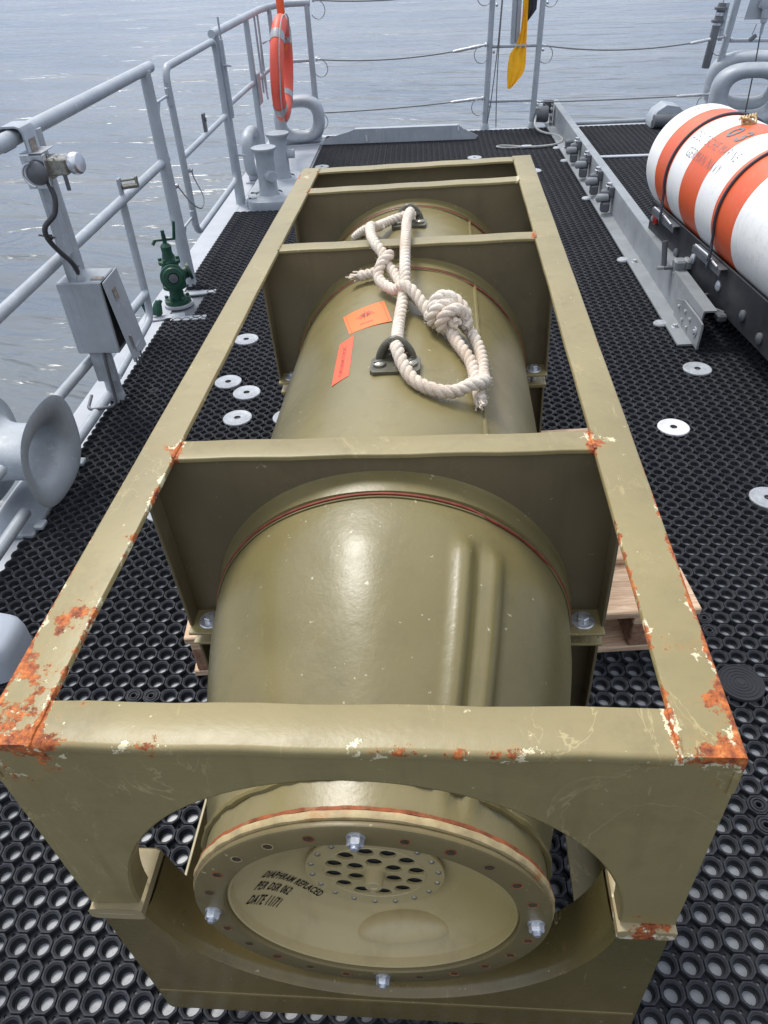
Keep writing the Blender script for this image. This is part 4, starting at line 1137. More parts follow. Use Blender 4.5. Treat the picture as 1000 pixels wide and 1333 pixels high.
for z in (.83, .26):
    b = MB(); b.box(GT_(-1.238, 3.845, z), (.012, .19, .010), .002); b.prism([(0, 0), (.07, 0), (0, -.06)], -.003, .003, AX(GT_(-1.238, 3.735, z-.004), (1, 0, 0), (0, 1, 0)))
    b.lathe([(.013, -.045), (.013, .03), (.006, .034), (.006, .05)], 12, Matrix.Translation(GT_(-1.236, 3.945, z))); b.build('hinge', G, gate)
for z in (.80, .30):
    b = MB(); b.box(GT_(-1.24, 5.05, z), (.012, .07, .030), .003); b.tube([GT_(-1.21, 5.05, z+.01), GT_(-1.16, 5.05, z+.005)], .006, 8); b.build('catch', G, gate)
b = MB(); b.box(GT_(-1.235, 4.50, .605), (.014, .045, .095), .006); b.lathe([(.010, 0), (.010, .004), (0, .005)], 14, AX(GT_(-1.226, 4.50, .62), (1, 0, 0))); b.build('stop_plate', M['grey_dark'], gate)
b = MB(); b.box(GT_(-1.205, 5.08, .73), (.016, .026, .42), .004); b.tube([GT_(-1.205, 5.08, 1.05), GT_(-1.205, 5.08, .92)], .006, 8); b.build('drop_bar', G, gate)
w_ = tube_part('safety_wire', catmull([(-1.21, 3.73, .465), (-1.17, 3.76, .38), (-1.15, 3.85, .33), (-1.16, 3.95, .36), (-1.20, 3.985, .44), (-1.205, 3.985, .475)], 8), .0035, None, M['wire'], 7)
tag(w_, 'short dark safety wire looping from the rail post to the gate', 'wire')
for (x, y, z) in ((-1.218, 3.725, .472), (-1.212, 3.985, .480)):
    b = MB(); b.lathe([(.009, -.012), (.011, -.004), (.011, .004), (.006, .012)], 12, AX((x, y, z), (1, 0, .2))); b.build('eye_bolt', M['galv'], w_)

# ---- far left railing up to the corner
fr = thing('guard_rail', 'far grey guard rail turning the stern corner beside the red lifebuoy', 'railing', (-1.25, 5.1, 0))
def F_(x, y, z): return (x+1.25, y-5.1, z)
tube_part('top_bar', fillet([F_(*p) for p in ((-1.25, 5.05, .968), (-1.25, 6.72, .966), (-1.13, 6.98, .975), (-.90, 6.98, .975))], .16, 8), .0235, fr)
tube_part('middle_bar', [F_(-1.25, 5.13, .575), F_(-1.25, 6.75, .560)], .017, fr)
tube_part('middle_bar', [F_(-1.24, 6.98, .583), F_(-.93, 6.98, .583)], .014, fr)
for (x, y, r0, r1) in ((-1.25, 5.12, .034, .026), (-1.25, 6.10, .026, .021), (-.925, 6.98, .030, .021), (-1.20, 6.80, .022, .018)):
    b = MB(); b.tube([F_(x, y, z) for z in (-.02, .25, .965)], [r0, (r0*.6+r1*.4), r1], 16); b.build('post', G, fr); foot(fr, *F_(x, y, 0)[:2])
for y in (6.42, 6.55): tube_part('thin_post', [F_(-1.25, y, .96), F_(-1.25, y, .45)], .008, fr, seg=8)
b = MB(); b.box(F_(-1.222, 6.14, .52), (.008, .11, .20), .003); b.build('plate', G, fr)

# ---- lifebuoy
lb = thing('lifebuoy', 'faded red lifebuoy with grey reflective bands hung inside the far left rail', 'lifebuoy', (-1.085, 6.42, .60), (RAD(0), RAD(5), RAD(1)))
LT = AX((0, 0, 0), (1, 0, 0), (0, 0, 1))
def ring_seg(a0, a1, R, rx, rr_, n=12, ms=20):
    b = MB(); vs = []
    for k in range(n+1):
        a = a0+(a1-a0)*k/n
        for j in range(ms):
            t = 2*pi*j/ms; r = R+rr_*cos(t); h = rx*sin(t); vs.append((h, r*sin(a), r*cos(a)))
    fs = [(k*ms+j, k*ms+(j+1) % ms, (k+1)*ms+(j+1) % ms, (k+1)*ms+j) for k in range(n) for j in range(ms)]
    b.add(vs, fs); return b
ring_seg(0, 2*pi, .290, .050, .066, 72).build('ring', M['orange_ring'], lb, ang=70)
for a in (42, 138, 222, 318): ring_seg(RAD(a-6), RAD(a+6), .290, .0525, .0685, 4).build('reflective_band', M['reflect'], lb, ang=70)
for a in (135, 165): 
    b = MB(); b.box((0, .365*sin(RAD(a)), .365*cos(RAD(a))), (.03, .03, .05), .006); b.build('strap_lug', M['grey_dark'], lb)
pts = []
for k in range(60):
    a = 2*pi*k/60; sag = .030*abs(sin(2*a)); pts.append((.030, (.345+sag)*sin(a), (.345+sag)*cos(a)-.01*sag))
tube_part('grab_line', pts, .005, lb, M['cable_grey'], 7, closed=True)
tube_part('grab_line', catmull([(.055, -.10, .22), (.075, -.03, .18), (.06, .05, .24), (.05, .08, .33)], 6), .0055, lb, M['cable_grey'], 7)
b = MB(); b.tube([(-1.20, 6.36, .78), (-1.14, 6.36, .80), (-1.13, 6.36, .62)], .008, 8); b.tube([(-1.215, 6.36, .79), (-1.222, 6.34, .60), (-1.20, 6.30, .42)], .007, 8)
tag(b.build('hanger_rod', G), 'bent grey rod holding the red lifebuoy off the far rail', 'hanger')
ob = thing('marker_pole', 'short orange pole of a buoy light standing behind the red lifebuoy', 'marker pole', (-1.075, 6.60, .70))
b = MB(); b.lathe([(0, 0), (.018, 0), (.022, .02), (.022, .16), (.030, .18), (.030, .42), (0, .43)], 20); b.build('tube', M['orange_pole'], ob)
b = MB(); b.lathe([(.031, .19), (.0315, .20), (.031, .21)], 20); b.build('band', M['white'], ob)

# ---- bollard
bo = thing('mooring_bollard', 'twin grey mooring bollard with flared flat caps on a cast base at the left', 'bollard', (-1.03, 5.27, -.015), (0, 0, RAD(2)))
for (bx, by) in ((-.02, -.17), (.02, .24)):
    b = MB(); b.lathe([(.078, .05), (.066, .075), (.0605, .12), (.0595, .29), (.064, .325), (.078, .340), (.082, .347), (.081, .356), (.072, .359), (0, .359)], 36, Matrix.Translation((bx, by, 0))); b.build('post', G, bo)
b = MB(); b.lathe([(.034, 0), (.034, .055), (.031, .060), (0, .060)], 24, AX((-.02+.022, -.17-.045, .19), (.5, -.85, .1))); b.build('side_stub', G, bo)
b = MB(); b.lathe([(.03, 0), (.03, .05), (0, .052)], 20, AX((.02+.055, .24, .22), (1, 0, 0))); b.build('side_stub', G, bo)
b = MB()
v_, f_ = curve_mesh([fillet2 := [(x, y) for x, y in circle(.19, 28, (0, -.16))]], .06, .012)
pts_b = []
for k in range(48):
    a = 2*pi*k/48; ca, sa = cos(a), sin(a)
    pts_b.append((.165*math.copysign(abs(ca)**.45, ca), .035+.385*math.copysign(abs(sa)**.35, sa)))
v_, f_ = curve_mesh([pts_b], .050, .010)
b.add(v_, f_, Matrix.Translation((0, 0, .030)))
b.lathe([(.115, .050), (.104, .062), (.090, .075)], 32, Matrix.Translation((-.02, -.17, 0))); b.lathe([(.115, .050), (.104, .062), (.090, .075)], 32, Matrix.Translation((.02, .24, 0)))
b.build('base', G, bo)
for (bx, by) in ((.16, -.10), (.165, .02), (.165, .15), (.165, .28), (-.15, -.12), (-.15, -.25)):
    b = MB(); T = Matrix.Translation((bx, by, .01))
    b.box((.02, 0, .030), (.085, .060, .050), .012, T); b.lathe([(.022, .05), (.020, .064), (0, .066)], 14, T @ Matrix.Translation((.035, 0, 0))); b.build('base_lug', G, bo)

chock('fairlead', 'oval grey fairlead standing in the stern corner behind the red lifebuoy', (-1.055, 6.83, 0), RAD(8), .215, .18, .08, .085, (.115, .088), group='ship fairleads along the deck edge')
chock('fairlead', 'grey fairlead seen edge on at the rail behind the twin bollard', (-1.27, 5.80, 0), RAD(90), .20, .165, .08, .040, (.12, .09), group='ship fairleads along the deck edge')
chock('fairlead', 'big grey fairlead with oval opening behind the striped float at right', (2.66, 6.86, 0), RAD(-8), .31, .225, .09, .11, (.165, .115), group='ship fairleads along the deck edge')
chock('fairlead', 'second grey fairlead partly hidden behind the big one at far right', (2.75, 7.20, .02), RAD(-14), .34, .235, .09, .10, (.17, .11), group='ship fairleads along the deck edge', base=False)
o = thing('deck_roller', 'low dark grey rounded fitting on deck beyond the striped float', 'deck fitting', (2.07, 6.98, 0))
b = MB(); b.prism([(-.16, 0), (.15, 0), (.15, .07), (.05, .15), (-.05, .165), (-.12, .12), (-.16, .05)], -.10, .10, AX((0, 0, 0), (0, -1, 0), (1, 0, 0))); b.build('hood', M['grey'], o)
b = MB(); b.lathe([(0, 0), (.05, 0), (.05, .30), (0, .30)], 24, AX((-.15, -.13, .055), (1, 0, 0))); b.build('roller', M['grey_dark'], o)

# ---- hydrant
hy = thing('hydrant_valve', 'green deck hydrant valve on a flanged pipe at the foot of the rail post', 'hydrant', (-1.235, 3.43, -.01))
HM = M['green']
b = MB(); b.lathe([(.072, 0), (.072, .012), (.060, .014), (.045, .016), (.043, .030)], 28); b.build('mounting_flange', GL, hy)
b = MB(); b.lathe([(.064, .016), (.064, .032), (.036, .036), (.033, .085), (.058, .090), (.058, .104), (.034, .108), (.040, .125), (.048, .145), (.046, .185), (.036, .205), (.052, .210), (.052, .226), (.030, .230), (.024, .262), (.026, .290), (.018, .300), (.010, .305), (.010, .345)], 28)
b.build('body', HM, hy)
b = MB(); T = AX((.01, -.03, .160), (.35, -.9, .12)); b.lathe([(.036, 0), (.036, .035), (.060, .037), (.060, .055), (.050, .058), (.046, .066), (.026, .070), (.024, .050), (0, .048)], 28, T); b.build('outlet', HM, hy)
b = MB(); b.lathe([(.020, .046), (.022, .075), (0, .078)], 16, T); b.build('outlet_cap', M['grey_dark'], hy)
b = MB(); T = AX((.02, .02, .14), (.9, .4, .2)); b.lathe([(.028, 0), (.028, .05), (.042, .052), (.042, .066), (0, .068)], 22, T); b.build('side_branch', HM, hy)
for z, r in ((.216, .042), (.096, .048), (.030, .052)):
    for k in range(6):
        b = MB(); a = k*pi/3+.3; b.hexhead(AX((r*cos(a), r*sin(a), z+.010), (0, 0, 1)), .009, .012); b.build('bolt', HM, hy)
b = MB(); b.tube([(-.05, .0, .318), (.05, .01, .322)], .007, 8); b.tube([(0, 0, .30), (.0, 0, .365)], .009, 10); b.tube([(.045, .01, .322), (.060, .012, .40)], [.008, .0065], 8); b.tube([(-.045, 0, .318), (-.058, -.01, .300)], .008, 8); b.build('handle', HM, hy)
b = MB(); b.tube(catmull([(-.13, -.15, .105), (-.12, -.15, .05), (-.10, -.16, .022), (-.07, -.14, .028), (-.045, -.11, .07)], 5), .009, 8); b.lathe([(0, 0), (.020, 0), (.026, .012), (.020, .05), (.010, .07), (0, .07)], 14, AX((-.065, -.15, .012), (.2, .2, 1))); b.build('drain_cock', HM, hy)
for k, (x, y, rz) in enumerate(((-1.16, 3.56, .2), (-1.14, 3.25, .1), (-1.25, 3.27, .3))):
    b = MB(); b.box((0, 0, 0), (.17, .045, .008), .002); o = b.build('mat_edge_strip', GL, deck); o.location = (x, y, -.006); o.rotation_euler = (0, 0, rz)

# ---- stern: low angled plate
sp = thing('kick_plate', 'low grey plate with sloping ends lying across the stern edge of the mats', 'plate', (-.21, 6.70, 0))
pp = [(-.66, .004), (.64, .004), (.66, .03), (.54, .085), (.50, .112), (-.37, .112), (-.42, .095), (-.63, .045)]
b = MB(); b.prism(pp, -.004, .004, AX((0, 0, 0), (0, -1, 0), (1, 0, 0))); b.box((.065, .028, .110), (.87, .055, .006), .001); b.build('plate', G, sp)
for x in (-.27, .50):
    b = MB(); b.box((x, -.007, .060), (.014, .004, .05), .001, Matrix.Rotation(RAD(-4), 4, 'Y')); b.build('white_tag', M['white'], sp)

# ---- stern guard wires and posts
def stern_post(x, y, label, lean=0, r=.026):
    t = thing('stern_post', label, 'post', (x, y, 0), group='upright posts of the stern guard rail')
    b = MB(); b.tube([(0, 0, -.02), (lean*.5, 0, .5), (lean, 0, 1.05)], [r, r*.92, r*.85], 16); b.build('post', G, t)
    foot(t, 0, 0, .05)
    for z in (.60, .20, .92):
        b = MB(); b.lathe([(.009, 0), (.013, .010), (.008, .02)], 12, AX((lean*z+r, 0, z-.03), (1, 0, 0))); b.build('wire_eye', M['galv'], t)
    return t
stern_post(.533, 7.10, 'grey stern post left of the flagstaff', .025)
stern_post(.940, 7.10, 'grey stern post right of the flagstaff', .020)
t = stern_post(2.455, 7.22, 'grey stern post right of the dark hanging tube', .09, .030)
cbr = thing('cross_bars', 'two thin grey bars linking the posts either side of the flagstaff', 'cross bars', (.74, 7.10, 0))
tube_part('bar', [(-.19, 0, .610), (.21, 0, .605)], .0135, cbr); tube_part('bar', [(-.20, 0, .208), (.20, 0, .206)], .0115, cbr)
hb = tag(tube_part('side_bar', [(2.50, 7.24, .560), (3.0, 7.24, .545)], .015, None), 'horizontal grey bar running out of the picture from the right stern post', 'rail bar')
def guard_wire(x0, x1, y, z0, z1, sag, label, grp='thin guard wires across the stern'):
    n = 16; pts = [(x0+(x1-x0)*k/n, y, z0+(z1-z0)*k/n-sag*4*(k/n)*(1-k/n)) for k in range(n+1)]
    t = thing('guard_wire', label, 'guard wire', ((x0+x1)/2, y, (z0+z1)/2), group=grp)
    L_ = lambda p: (p[0]-t.location[0], p[1]-y, p[2]-t.location[2])
    tube_part('wire', [L_(p) for p in pts], .0058, t, M['wire'], 8)
    for e_, s_ in ((0, 1), (n, -1)):
        p = Vector(pts[e_]); q = Vector(pts[e_-s_*0+s_*2]); d = (q-p).normalized()
        b = MB(); T = AX(L_(p), d); b.lathe([(.016, -.01), (.016, .004), (.009, .006), (.009, .03)], 12, T)
        if s_ < 0: b.lathe([(.010, .03), (.013, .05), (.013, .12), (.010, .13), (.012, .16), (.012, .24), (.007, .27)], 12, T)
        b.build('turnbuckle' if s_ < 0 else 'end_fitting', M['galv'], t)
    for (cx, sgn) in ((x0, 1), (x1, -1)):
        R_ = .062; pts2 = []
        zc_ = (z0 if sgn > 0 else z1)
        for k in range(15):
            a = RAD(80)-RAD(230)*k/14; pts2.append((cx+sgn*(.03+R_*cos(a)*.95), y-.02, zc_-.065+R_*sin(a)))
        tube_part('lanyard_loop', [L_(p) for p in pts2], .0032, t, M['wire'], 6)
    return t
guard_wire(-.895, .510, 7.08, .577, .625, .045, 'upper guard wire between the corner post and the left flag post')
guard_wire(-.930, .500, 7.08, .177, .238, .015, 'lower guard wire between the corner post and the left flag post')
guard_wire(-.880, .520, 7.08, .985, 1.02, .04, 'topmost guard wire leaving the corner post at the upper picture edge')
guard_wire(.985, 2.46, 7.15, .597, .600, .060, 'upper guard wire between the right flag post and the right stern post')
guard_wire(.985, 2.43, 7.15, .180, .185, .006, 'lower guard wire between the right flag post and the right stern post')
guard_wire(.990, 2.49, 7.15, .985, 1.0, .05, 'topmost guard wire between the right flag post and the right stern post')

# ---- flagstaff, flag, halyards
fs_ = thing('flagstaff', 'flat grey channel section flagstaff between the two stern posts', 'flagstaff', (.752, 7.13, 0))
b = MB(); b.box((-.017, 0, 1.05), (.036, .05, .86), .003); b.box((.021, .004, 1.05), (.034, .045, .86), .003); b.build('staff', G, fs_)
fl_ = thing('flag', 'limp yellow and black flag hanging beside the flagstaff', 'flag', (.82, 7.10, .9))
def cloth(name, outline, mat, y0, amp, depth=.0025):
    b = MB(); vs = []; n = len(outline); m_ = 10
    for (z, xa, xb) in outline:
        for k in range(m_+1):
            x = xa+(xb-xa)*k/m_; vs.append((x, y0+amp*sin(k*1.5+z*9)+amp*.6*sin(z*14), z))
    o_ = len(vs); vs += [(x, y+depth, z) for x, y, z in vs]
    fs = []
    for i in range(n-1):
        for k in range(m_):
            q = (i*(m_+1)+k, i*(m_+1)+k+1, (i+1)*(m_+1)+k+1, (i+1)*(m_+1)+k); fs += [q, tuple(o_+c_ for c_ in q[::-1])]
    b.add(vs, fs); return b.build(name, mat, fl_, ang=70)
cloth('gold_stripe', [(.22, -.022, .020), (.02, -.020, .022), (-.10, -.022, .024), (-.20, -.030, .026), (-.285, -.055, .028), (-.35, -.104, .032), (-.42, -.114, .032), (-.46, -.116, .026), (-.50, -.116, .010), (-.55, -.112, -.034), (-.60, -.108, -.084)], M['flag_gold'], -.01, .010)
cloth('dark_stripe', [(.25, .012, .092), (.05, .012, .094), (-.05, .012, .092), (-.09, .012, .062), (-.135, .012, .022)], M['flag_red'], .008, .010)
hal = thing('halyard', 'pair of thin lines hanging beside the left flag post', 'line', (.60, 7.08, .5))
tube_part('line', catmull([(.035, 0, .55), (.012, 0, .1), (-.025, .0, -.30), (-.055, 0, -.49)], 6), .0045, hal, M['wire'], 6)
tube_part('line', catmull([(.040, 0, .55), (.022, 0, .1), (.022, .0, -.25), (.030, 0, -.49)], 6), .0045, hal, M['wire'], 6)

# ---- items at the right stern post
ct = thing('hanging_tube', 'dark ribbed tube with steel clamps strapped to the right stern post', 'tube', (2.36, 7.16, .60))
TT = AX((0, 0, -.22), (.07, 0, 1))
b = MB(); b.lathe([(0, 0), (.030, 0), (.032, .01), (.032, .32), (.030, .325), (.030, .40), (0, .40)], 24, TT); b.build('body', M['grey_dark'], ct)
for z in (.335, .42):
    b = MB(); b.lathe([(.030, z-.02), (.050, z-.018), (.050, z), (.034, z+.004), (.028, z+.03), (.0, z+.035)], 24, TT); b.build('collar', M['grey_dark'], ct)
for z in (.30, .365):
    b = MB(); b.lathe([(.0335, z), (.0335, z+.022)], 24, TT); b.build('steel_band', M['steel'], ct)
b = MB(); b.box((.075, .01, .10), (.030, .03, .26), .003); b.box((.055, .0, .06), (.06, .02, .02), .002); b.build('clamp', G, ct)
tube_part('line', [(.03, 0, .20), (.05, 0, .33), (.08, 0, .42)], .004, ct, M['wire'], 6)
pt = thing('lamp_plate', 'grey mounting plate carrying a round fitting and cable gland at the top right', 'lamp plate', (2.78, 7.16, .80))
b = MB(); b.prism([(-.19, -.092), (.12, -.098), (.12, .25), (-.15, .25)], -.004, .004, AX((0, 0, 0), (0, -1, 0), (1, 0, 0))); b.build('plate', G, pt)
b = MB(); b.lathe([(0, 0), (.06, 0), (.06, .05), (.04, .06), (0, .06)], 28, AX((-.04, -.005, .02), (0, -1, 0))); b.box((-.09, -.03, 0), (.03, .03, .03), .003); b.box((.01, -.03, 0), (.03, .03, .03), .003); b.build('fitting', G, pt)
b = MB(); b.lathe([(.032, 0), (.032, -.06), (.026, -.065), (.026, -.09), (.014, -.10), (.012, -.16), (.008, -.18)], 20, Matrix.Translation((-.045, -.04, -.02))); b.build('gland', G, pt)
b = MB(); b.lathe([(0, 0), (.016, .005), (.020, .03), (.016, .06), (0, .066)], 16, AX((-.13, -.05, -.235), (.5, 0, .45))); b.tube([(-.115, -.05, -.19), (-.10, -.05, -.12)], .003, 6); b.build('hanging_cap', M['grey_dark'], pt)
tag(tube_part('cable', catmull([(2.733, 7.12, .60), (2.72, 7.05, .42), (2.68, 6.92, .20), (2.60, 6.70, .05), (2.50, 6.5, .01)], 8), .0055, None, M['cable'], 8), 'thin dark cable dropping from the lamp plate across the big fairlead', 'cable')

# ---- stern grate bars on deck at the right
b = MB(); b.box((1.50, 5.955, .006), (.42, .045, .010), .002); tag(b.build('deck_strip', GL), 'pale painted strip lying across the mats right of the grey channel beam', 'deck strip')
b = MB(); b.tube([(1.30, 7.06, .02), (2.25, 7.09, .02)], .017, 12); tag(b.build('deck_pipe', G), 'straight grey pipe lying along the stern edge behind the striped float', 'pipe')

# ---- launching rail (channel beam)
rb = thing('channel_beam', 'long grey steel channel beam lying lengthwise on the mats with clamps bolted inside', 'steel beam', (1.12, 2.83, 0), (0, 0, RAD(-.15)))
Lb = 4.55; n = 20
prof = [(-.070, .004), (-.070, .012), (.000, .014), (.001, .016), (.008, .146), (.010, .149), (.058, .152), (.058, .160), (.004, .158), (-.001, .155), (-.001, .150), (-.0085, .020), (-.009, .004)]
prof = [(-.070, .004), (-.070, .012), (-.002, .014), (.004, .150), (.006, .156), (.058, .157), (.058, .150), (.014, .149), (.010, .145), (.006, .010), (.004, .004)]
b = MB(); Lp = len(prof); vs = []
for k in range(n+1): vs += [(x, Lb*k/n, z) for x, z in prof]
fs = [(k*Lp+j, (k+1)*Lp+j, (k+1)*Lp+(j+1) % Lp, k*Lp+(j+1) % Lp) for k in range(n) for j in range(Lp)]
fs += [tuple(range(Lp)), tuple(n*Lp+j for j in range(Lp))[::-1]]
b.add(vs, fs); b.build('channel', M['beam_grey'], rb, ang=30)
b = MB(); b.box((.030, .09, .0), (.010, .001, .001), .0001); 
b = MB(); b.prism([(-.055, .0), (.29, .0), (.29, .075), (.20, .105), (.0, .112), (-.050, .108), (-.058, .095)], -.004, .004, AX((-.0075, .0, .014), (1, 0, 0), (0, 1, 0))); ep = b.build('end_plate', M['beam_grey'], rb)
for (y, z) in ((-.045, .045),):
    b = MB(); b.hexhead(AX((-.0120, y+.045, z+.022), (-1, 0, 0)), .011, .006, wr=.022, wh=.003); b.build('bolt', M['galv'], ep)
for (y, z) in ((.08, .075), (.15, .080), (.10, .030), (.17, .035), (.24, .065)):
    b = MB(); b.hexhead(AX((-.0118, y, z+.010), (-1, 0, 0)), .008, .007); b.build('bolt', M['galv'], rb)
for y in (.17, .95, 2.05, 3.0, 3.4):
    b = MB(); b.hexhead(AX((-.035, y, .012), (0, 0, 1)), .012, .010, wr=.017, wh=.003); b.build('bolt', M['galv'], rb)
    b = MB(); b.lathe([(.030, 0), (.030, .006), (.024, .012), (0, .014)], 18, Matrix.Translation((-.085, y+.05, .001))); b.build('deck_stud', M['disc'], rb)
def clamp(y, s=1.0):
    b = MB(); b.box((-.040, y, .105), (.058, .050, .075), .008); b.box((-.012, y+.005, .135), (.03, .07, .06), .006); b.build('clamp_block', M['grey_dark'], rb)
    b = MB(); b.box((-.045, y-.035, .055), (.050, .045, .055), .007); b.build('clamp_block', M['grey_dark'], rb)
    b = MB(); b.lathe([(.024, 0), (.024, .06), (.017, .066), (0, .067)], 18, AX((-.035, y-.02, .105), (-1, -.25, 0))); b.build('clamp_roller', M['beam_grey'], rb)
    b = MB(); b.hexhead(AX((-.022, y+.012, .160), (0, 0, 1)), .017, .016, wr=.023, wh=.004); b.build('bolt', M['steel'], rb)
for y in (1.78, 2.14, 2.55, 2.95): clamp(y)
b = MB(); b.box((-.03, 3.25, .07), (.05, .07, .07), .01); b.build('clamp_block', M['grey_dark'], rb)
# T-handle clamp gripping the top flange
hc = thing('screw_clamp', 'small grey screw clamp with upright lever gripping the near part of the channel beam', 'clamp', (1.14, 3.40, .155))
b = MB(); b.box((.01, -.10, .012), (.050, .060, .060), .008); b.box((.075, -.10, .022), (.090, .060, .045), .008); b.box((.0, -.115, -.035), (.034, .04, .06), .006); b.build('jaw', M['beam_grey'], hc)
b = MB(); b.tube([(-.050, -.09, .0), (.0, -.10, .005)], .009, 10); b.tube([(-.045, -.07, -.01), (-.055, -.04, .105)], [.012, .013], 10); b.build('lever', M['grey_dark'], hc)
b = MB(); b.tube([(-.055, -.09, 0), (-.085, -.095, .002)], .009, 10); b.build('screw_end', M['galv'], hc)
# dark fitting and sling at the far end
fe = thing('winch_block', 'dark rounded steel block at the far end of the channel beam', 'block', (1.02, 7.13, .09))
b = MB(); T = AX((-.08, 0, 0), (1, 0, 0)); b.lathe([(0, 0), (.05, 0), (.058, .02), (.068, .12), (.060, .14), (0, .14)], 24, T); b.build('drum', M['grey_dark'], fe)
b = MB(); b.box((.085, -.01, -.01), (.012, .10, .18), .003); b.box((.06, .03, .05), (.09, .012, .10), .003); b.build('bracket', M['grey_dark'], fe)
for k in range(3):
    b = MB(); b.hexhead(AX((.078, -.062, .05-.05*k), (0, -1, 0)), .012, .01); b.build('bolt', M['galv'], fe)
sl = thing('wire_sling', 'pale wire sling lying on the mats at the far end of the channel beam', 'sling', (1.0, 6.6, 0))
tube_part('sling_wire', catmull([(-.03, .48, .09), (-.05, .33, .04), (-.01, .20, .018), (.09, .08, .014), (.128, -.03, .012), (.10, -.16, .012), (.02, -.25, .012), (-.12, -.285, .012), (-.22, -.27, .012)], 8), .0095, sl, M['cable_grey'], 10)
tube_part('eye', catmull([(-.22, -.27, .012), (-.28, -.23, .012), (-.38, -.20, .012), (-.42, -.235, .012), (-.38, -.27, .012), (-.28, -.285, .012)], 6, True), .006, sl, M['cable_grey'], 8, closed=True)
b = MB(); b.lathe([(.013, -.03), (.015, 0), (.013, .05)], 12, AX((-.20, -.275, .012), (1, .05, 0))); b.build('ferrule', M['galv'], sl)

# ================================================================== STRIPED FLOAT
BD = Vector((-.08, 1, 0)).normalized(); BE = Vector((BD.y, -BD.x, 0)); BO = BE*1.665; BZ = .452; BR = .25
fl = thing('striped_float', 'white practice float cylinder with orange bands strapped on a black cradle at right', 'float')
fl.matrix_world = AX((BO.x, BO.y, BZ), BD, BE)      # local Z along the float, local X to the right, local Y = down/up
YUP = fl.matrix_world.to_3x3().inverted() @ Vector((0, 0, 1))
SG = 1 if YUP.y > 0 else -1
def FLp(r, ang, s_):
    a = RAD(ang); return (r*cos(a), SG*r*sin(a), s_)
b = MB()
edges = [(1.55, 0), (2.30, 1), (2.42, 0), (2.80, 1), (3.00, 0), (3.18, 1), (3.375, 0), (3.535, 1), (3.70, 0)]
prof = [(0, 1.55), (.23, 1.55), (.25, 1.58)]
b.cur = 0
def band(s0, s1, mi, pr=None):
    b.cur = mi; P_ = pr or [(BR, s0), (BR, s1)]; b.lathe(P_, 96)
band(0, 0, 0, prof+[(BR, 2.30)])
cuts = [2.30, 2.42, 2.80, 3.00, 3.18, 3.375, 3.535, 3.70]; ms_ = [0, 0, 1, 0, 1, 0, 1]
for (s0, s1), mi in zip(zip(cuts[:-1], cuts[1:]), ms_): band(s0, s1, mi)
band(0, 0, 0, [(BR, 3.70), (BR, 3.80), (.2485, 3.825), (.243, 3.850), (.230, 3.872), (.205, 3.888), (.15, 3.897), (0, 3.90)])
b.build('body', [M['b_white'], M['b_orange']], fl, ang=50)
for s_, nm in ((3.553, 0), (2.957, 1)):
    pts = [FLp(BR+.006, a, s_) for a in range(-25, 196, 5)]
    pts = [(.25, SG*-.20, s_)]+pts+[(-.243, SG*-.150, s_+.0), (-.240, SG*-.185, s_+.01)]
    tube_part('strap', pts, .0058, fl, M['strap'], 8)
    pts = [(-.248, SG*-.10, s_-.01), (-.252, SG*-.16, s_-.03), (-.250, SG*-.20, s_-.02), (-.245, SG*-.18, s_+.0)]
    tube_part('strap', pts, .0052, fl, M['strap'], 8)
def fl_txt(s0, a0, sz):
    def fn(x, y): return FLp(BR+.0022, a0-math.degrees(y/BR), s0-x)
    return fn
def fl_txt2(s0, a0):
    def fn(x, y): 
        a = 180-a0  # measured on the left side; up = towards the top
        return FLp(BR+.0022, a0-math.degrees(y/BR), s0-x)
    return fn
text_mesh('DEUTSCHE MARINE', .062, fl_txt2(3.515, 136), 'lettering', M['ink_grey'], fl, xs=.73, spacing=1.15, weight=-.0012)
text_mesh('GERMAN NAVY', .062, fl_txt2(3.46, 152), 'lettering', M['ink_grey'], fl, xs=.73, spacing=1.15, weight=-.0012)
text_mesh('03', .105, fl_txt2(3.335, 119), 'lettering', M['ink_grey'], fl, xs=1.1, spacing=1.5, weight=.002)
for (ss, aa) in ((3.78, 110), (3.78, 100), (3.78, 90)):
    text_mesh('8', .04, fl_txt2(ss, aa), 'lettering', M['ink_grey'], fl, xs=.8)
b = MB(); c0 = Vector(FLp(BR+.012, 92, 3.375)); b.tube([c0+Vector((.028*cos(t), SG*.010*sin(2*t), .022*sin(t))) for t in [2*pi*k/20 for k in range(20)]], .006, 8, closed=True)
b.tube([c0+Vector((-.05+.008*k, SG*(.004+.012*(k % 2)), -.012+.004*k)) for k in range(13)], .005, 7); b.lathe([(.030, -.004), (.030, .006), (.02, .010)], 16, AX(FLp(BR, 92, 3.375), FLp(1, 92, 0))); b.build('shackle', M['shackle'], fl)
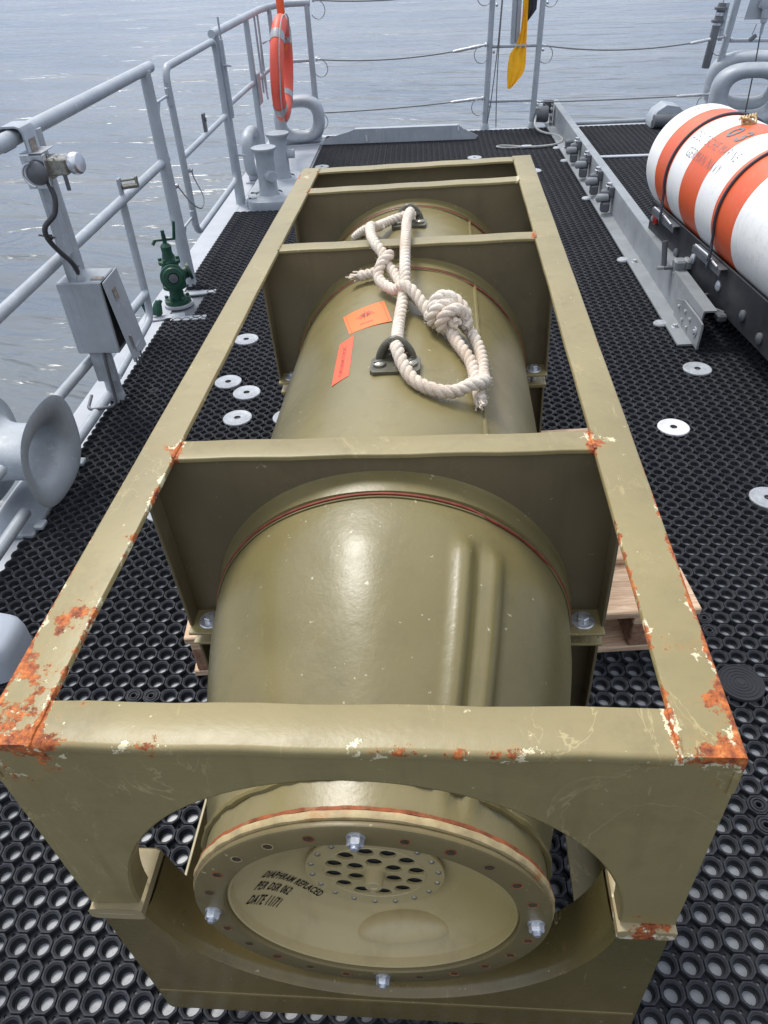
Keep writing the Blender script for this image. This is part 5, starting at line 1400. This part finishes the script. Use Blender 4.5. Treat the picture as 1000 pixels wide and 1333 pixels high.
# cradle
cd = thing('float_cradle', 'black painted steel cradle with strap hooks under the striped float', 'cradle')
cd.matrix_world = AX((BO.x, BO.y, 0), BD, BE)
def CR(x, z, s_): return (x, SG*z, s_)
for sx in (-1, 1):
    b = MB(); b.box(CR(sx*.208, .205, 2.95), (.010, .180, 1.62), .003); b.box(CR(sx*.208, .06, 3.70), (.010, .12, .10), .003); b.box(CR(sx*.208, .06, 2.25), (.010, .12, .10), .003); b.box(CR(sx*.22, .008, 3.70), (.06, .010, .14), .002); b.build('side_plate', M['cradle'], cd)
for s_ in (2.20, 2.75, 3.25, 3.70):
    v_, f_ = curve_mesh([[(-.201, 0.112), (.201, .112), (.201, .29)]+[(.262*cos(a), .452+.262*sin(a)) for a in [RAD(-75-30*k/10+0) for k in range(0)]]+[(.258*cos(RAD(a)), .452+.258*sin(RAD(a))) for a in range(-50, -131, -8)]+[(-.201, .29)]], .012, 0)
    b = MB(); b.add([(x, SG*z, y+s_) for x, z, y in v_], f_); b.build('saddle', M['cradle'], cd)
for s_ in (3.62, 3.08):
    b = MB(); b.box(CR(-.226, .283, s_-.10), (.030, .004, .30), .001); b.box(CR(-.242, .270, s_-.10), (.004, .028, .30), .001); b.build('hook_channel', M['grey_dark'], cd)
    b = MB(); b.tube([CR(-.245, .285, s_-.22), CR(-.240, .292, s_-.10), CR(-.240, .290, s_+.03)], .005, 8); b.build('hook_rod', M['galv'], cd)
for i, (s_, z) in enumerate(((2.87, .14), (2.62, .12), (2.46, .10), (3.35, .11), (3.16, .15), (2.25, .1))):
    b = MB(); b.lathe([(.022, 0), (.022, .006), (.012, .012), (0, .013)], 18, AX(CR(-.213, z+.06, s_), (-1, 0, 0))); b.build('rivet', M['galv'] if i in (0, 4) else M['grey_dark'], cd)
b = MB(); b.lathe([(.030, 0), (.030, .012), (.020, .020), (.012, .022), (0, .022)], 22, AX(CR(-.214, .235, 3.66), (-1, 0, 0))); b.build('knob', M['red_knob'], cd)
b = MB(); b.lathe([(.012, .022), (.012, .028), (0, .029)], 14, AX(CR(-.214, .235, 3.66), (-1, 0, 0))); b.build('knob_nut', M['galv'], cd)
b = MB(); b.tube([CR(-.215, .13, 2.95), CR(-.245, .135, 2.92), CR(-.245, .13, 2.80), CR(-.215, .125, 2.77)], .009, 8); b.box(CR(-.235, .12, 2.75), (.04, .03, .05), .01); b.build('handle', M['grey_dark'], cd)

# ---- pale cover at the left picture edge
pc = thing('pale_cover', 'pale blue grey smooth rounded cover cut off by the left picture edge', 'cover', (-1.16, 1.16, 0))
b = MB(); vs = []; n = 40; lay = [(1.0, 0), (1.0, .06), (.96, .085), (.86, .098), (.5, .104), (0, .105)]
for f, z in lay:
    for k in range(n):
        a = 2*pi*k/n; vs.append((.135*f*math.copysign(abs(cos(a))**.5, cos(a)), .085*f*math.copysign(abs(sin(a))**.5, sin(a)), z))
fs = [(i*n+k, i*n+(k+1) % n, (i+1)*n+(k+1) % n, (i+1)*n+k) for i in range(len(lay)-1) for k in range(n)]
b.add(vs, fs); b.build('cover', M['cover'], pc, ang=80)
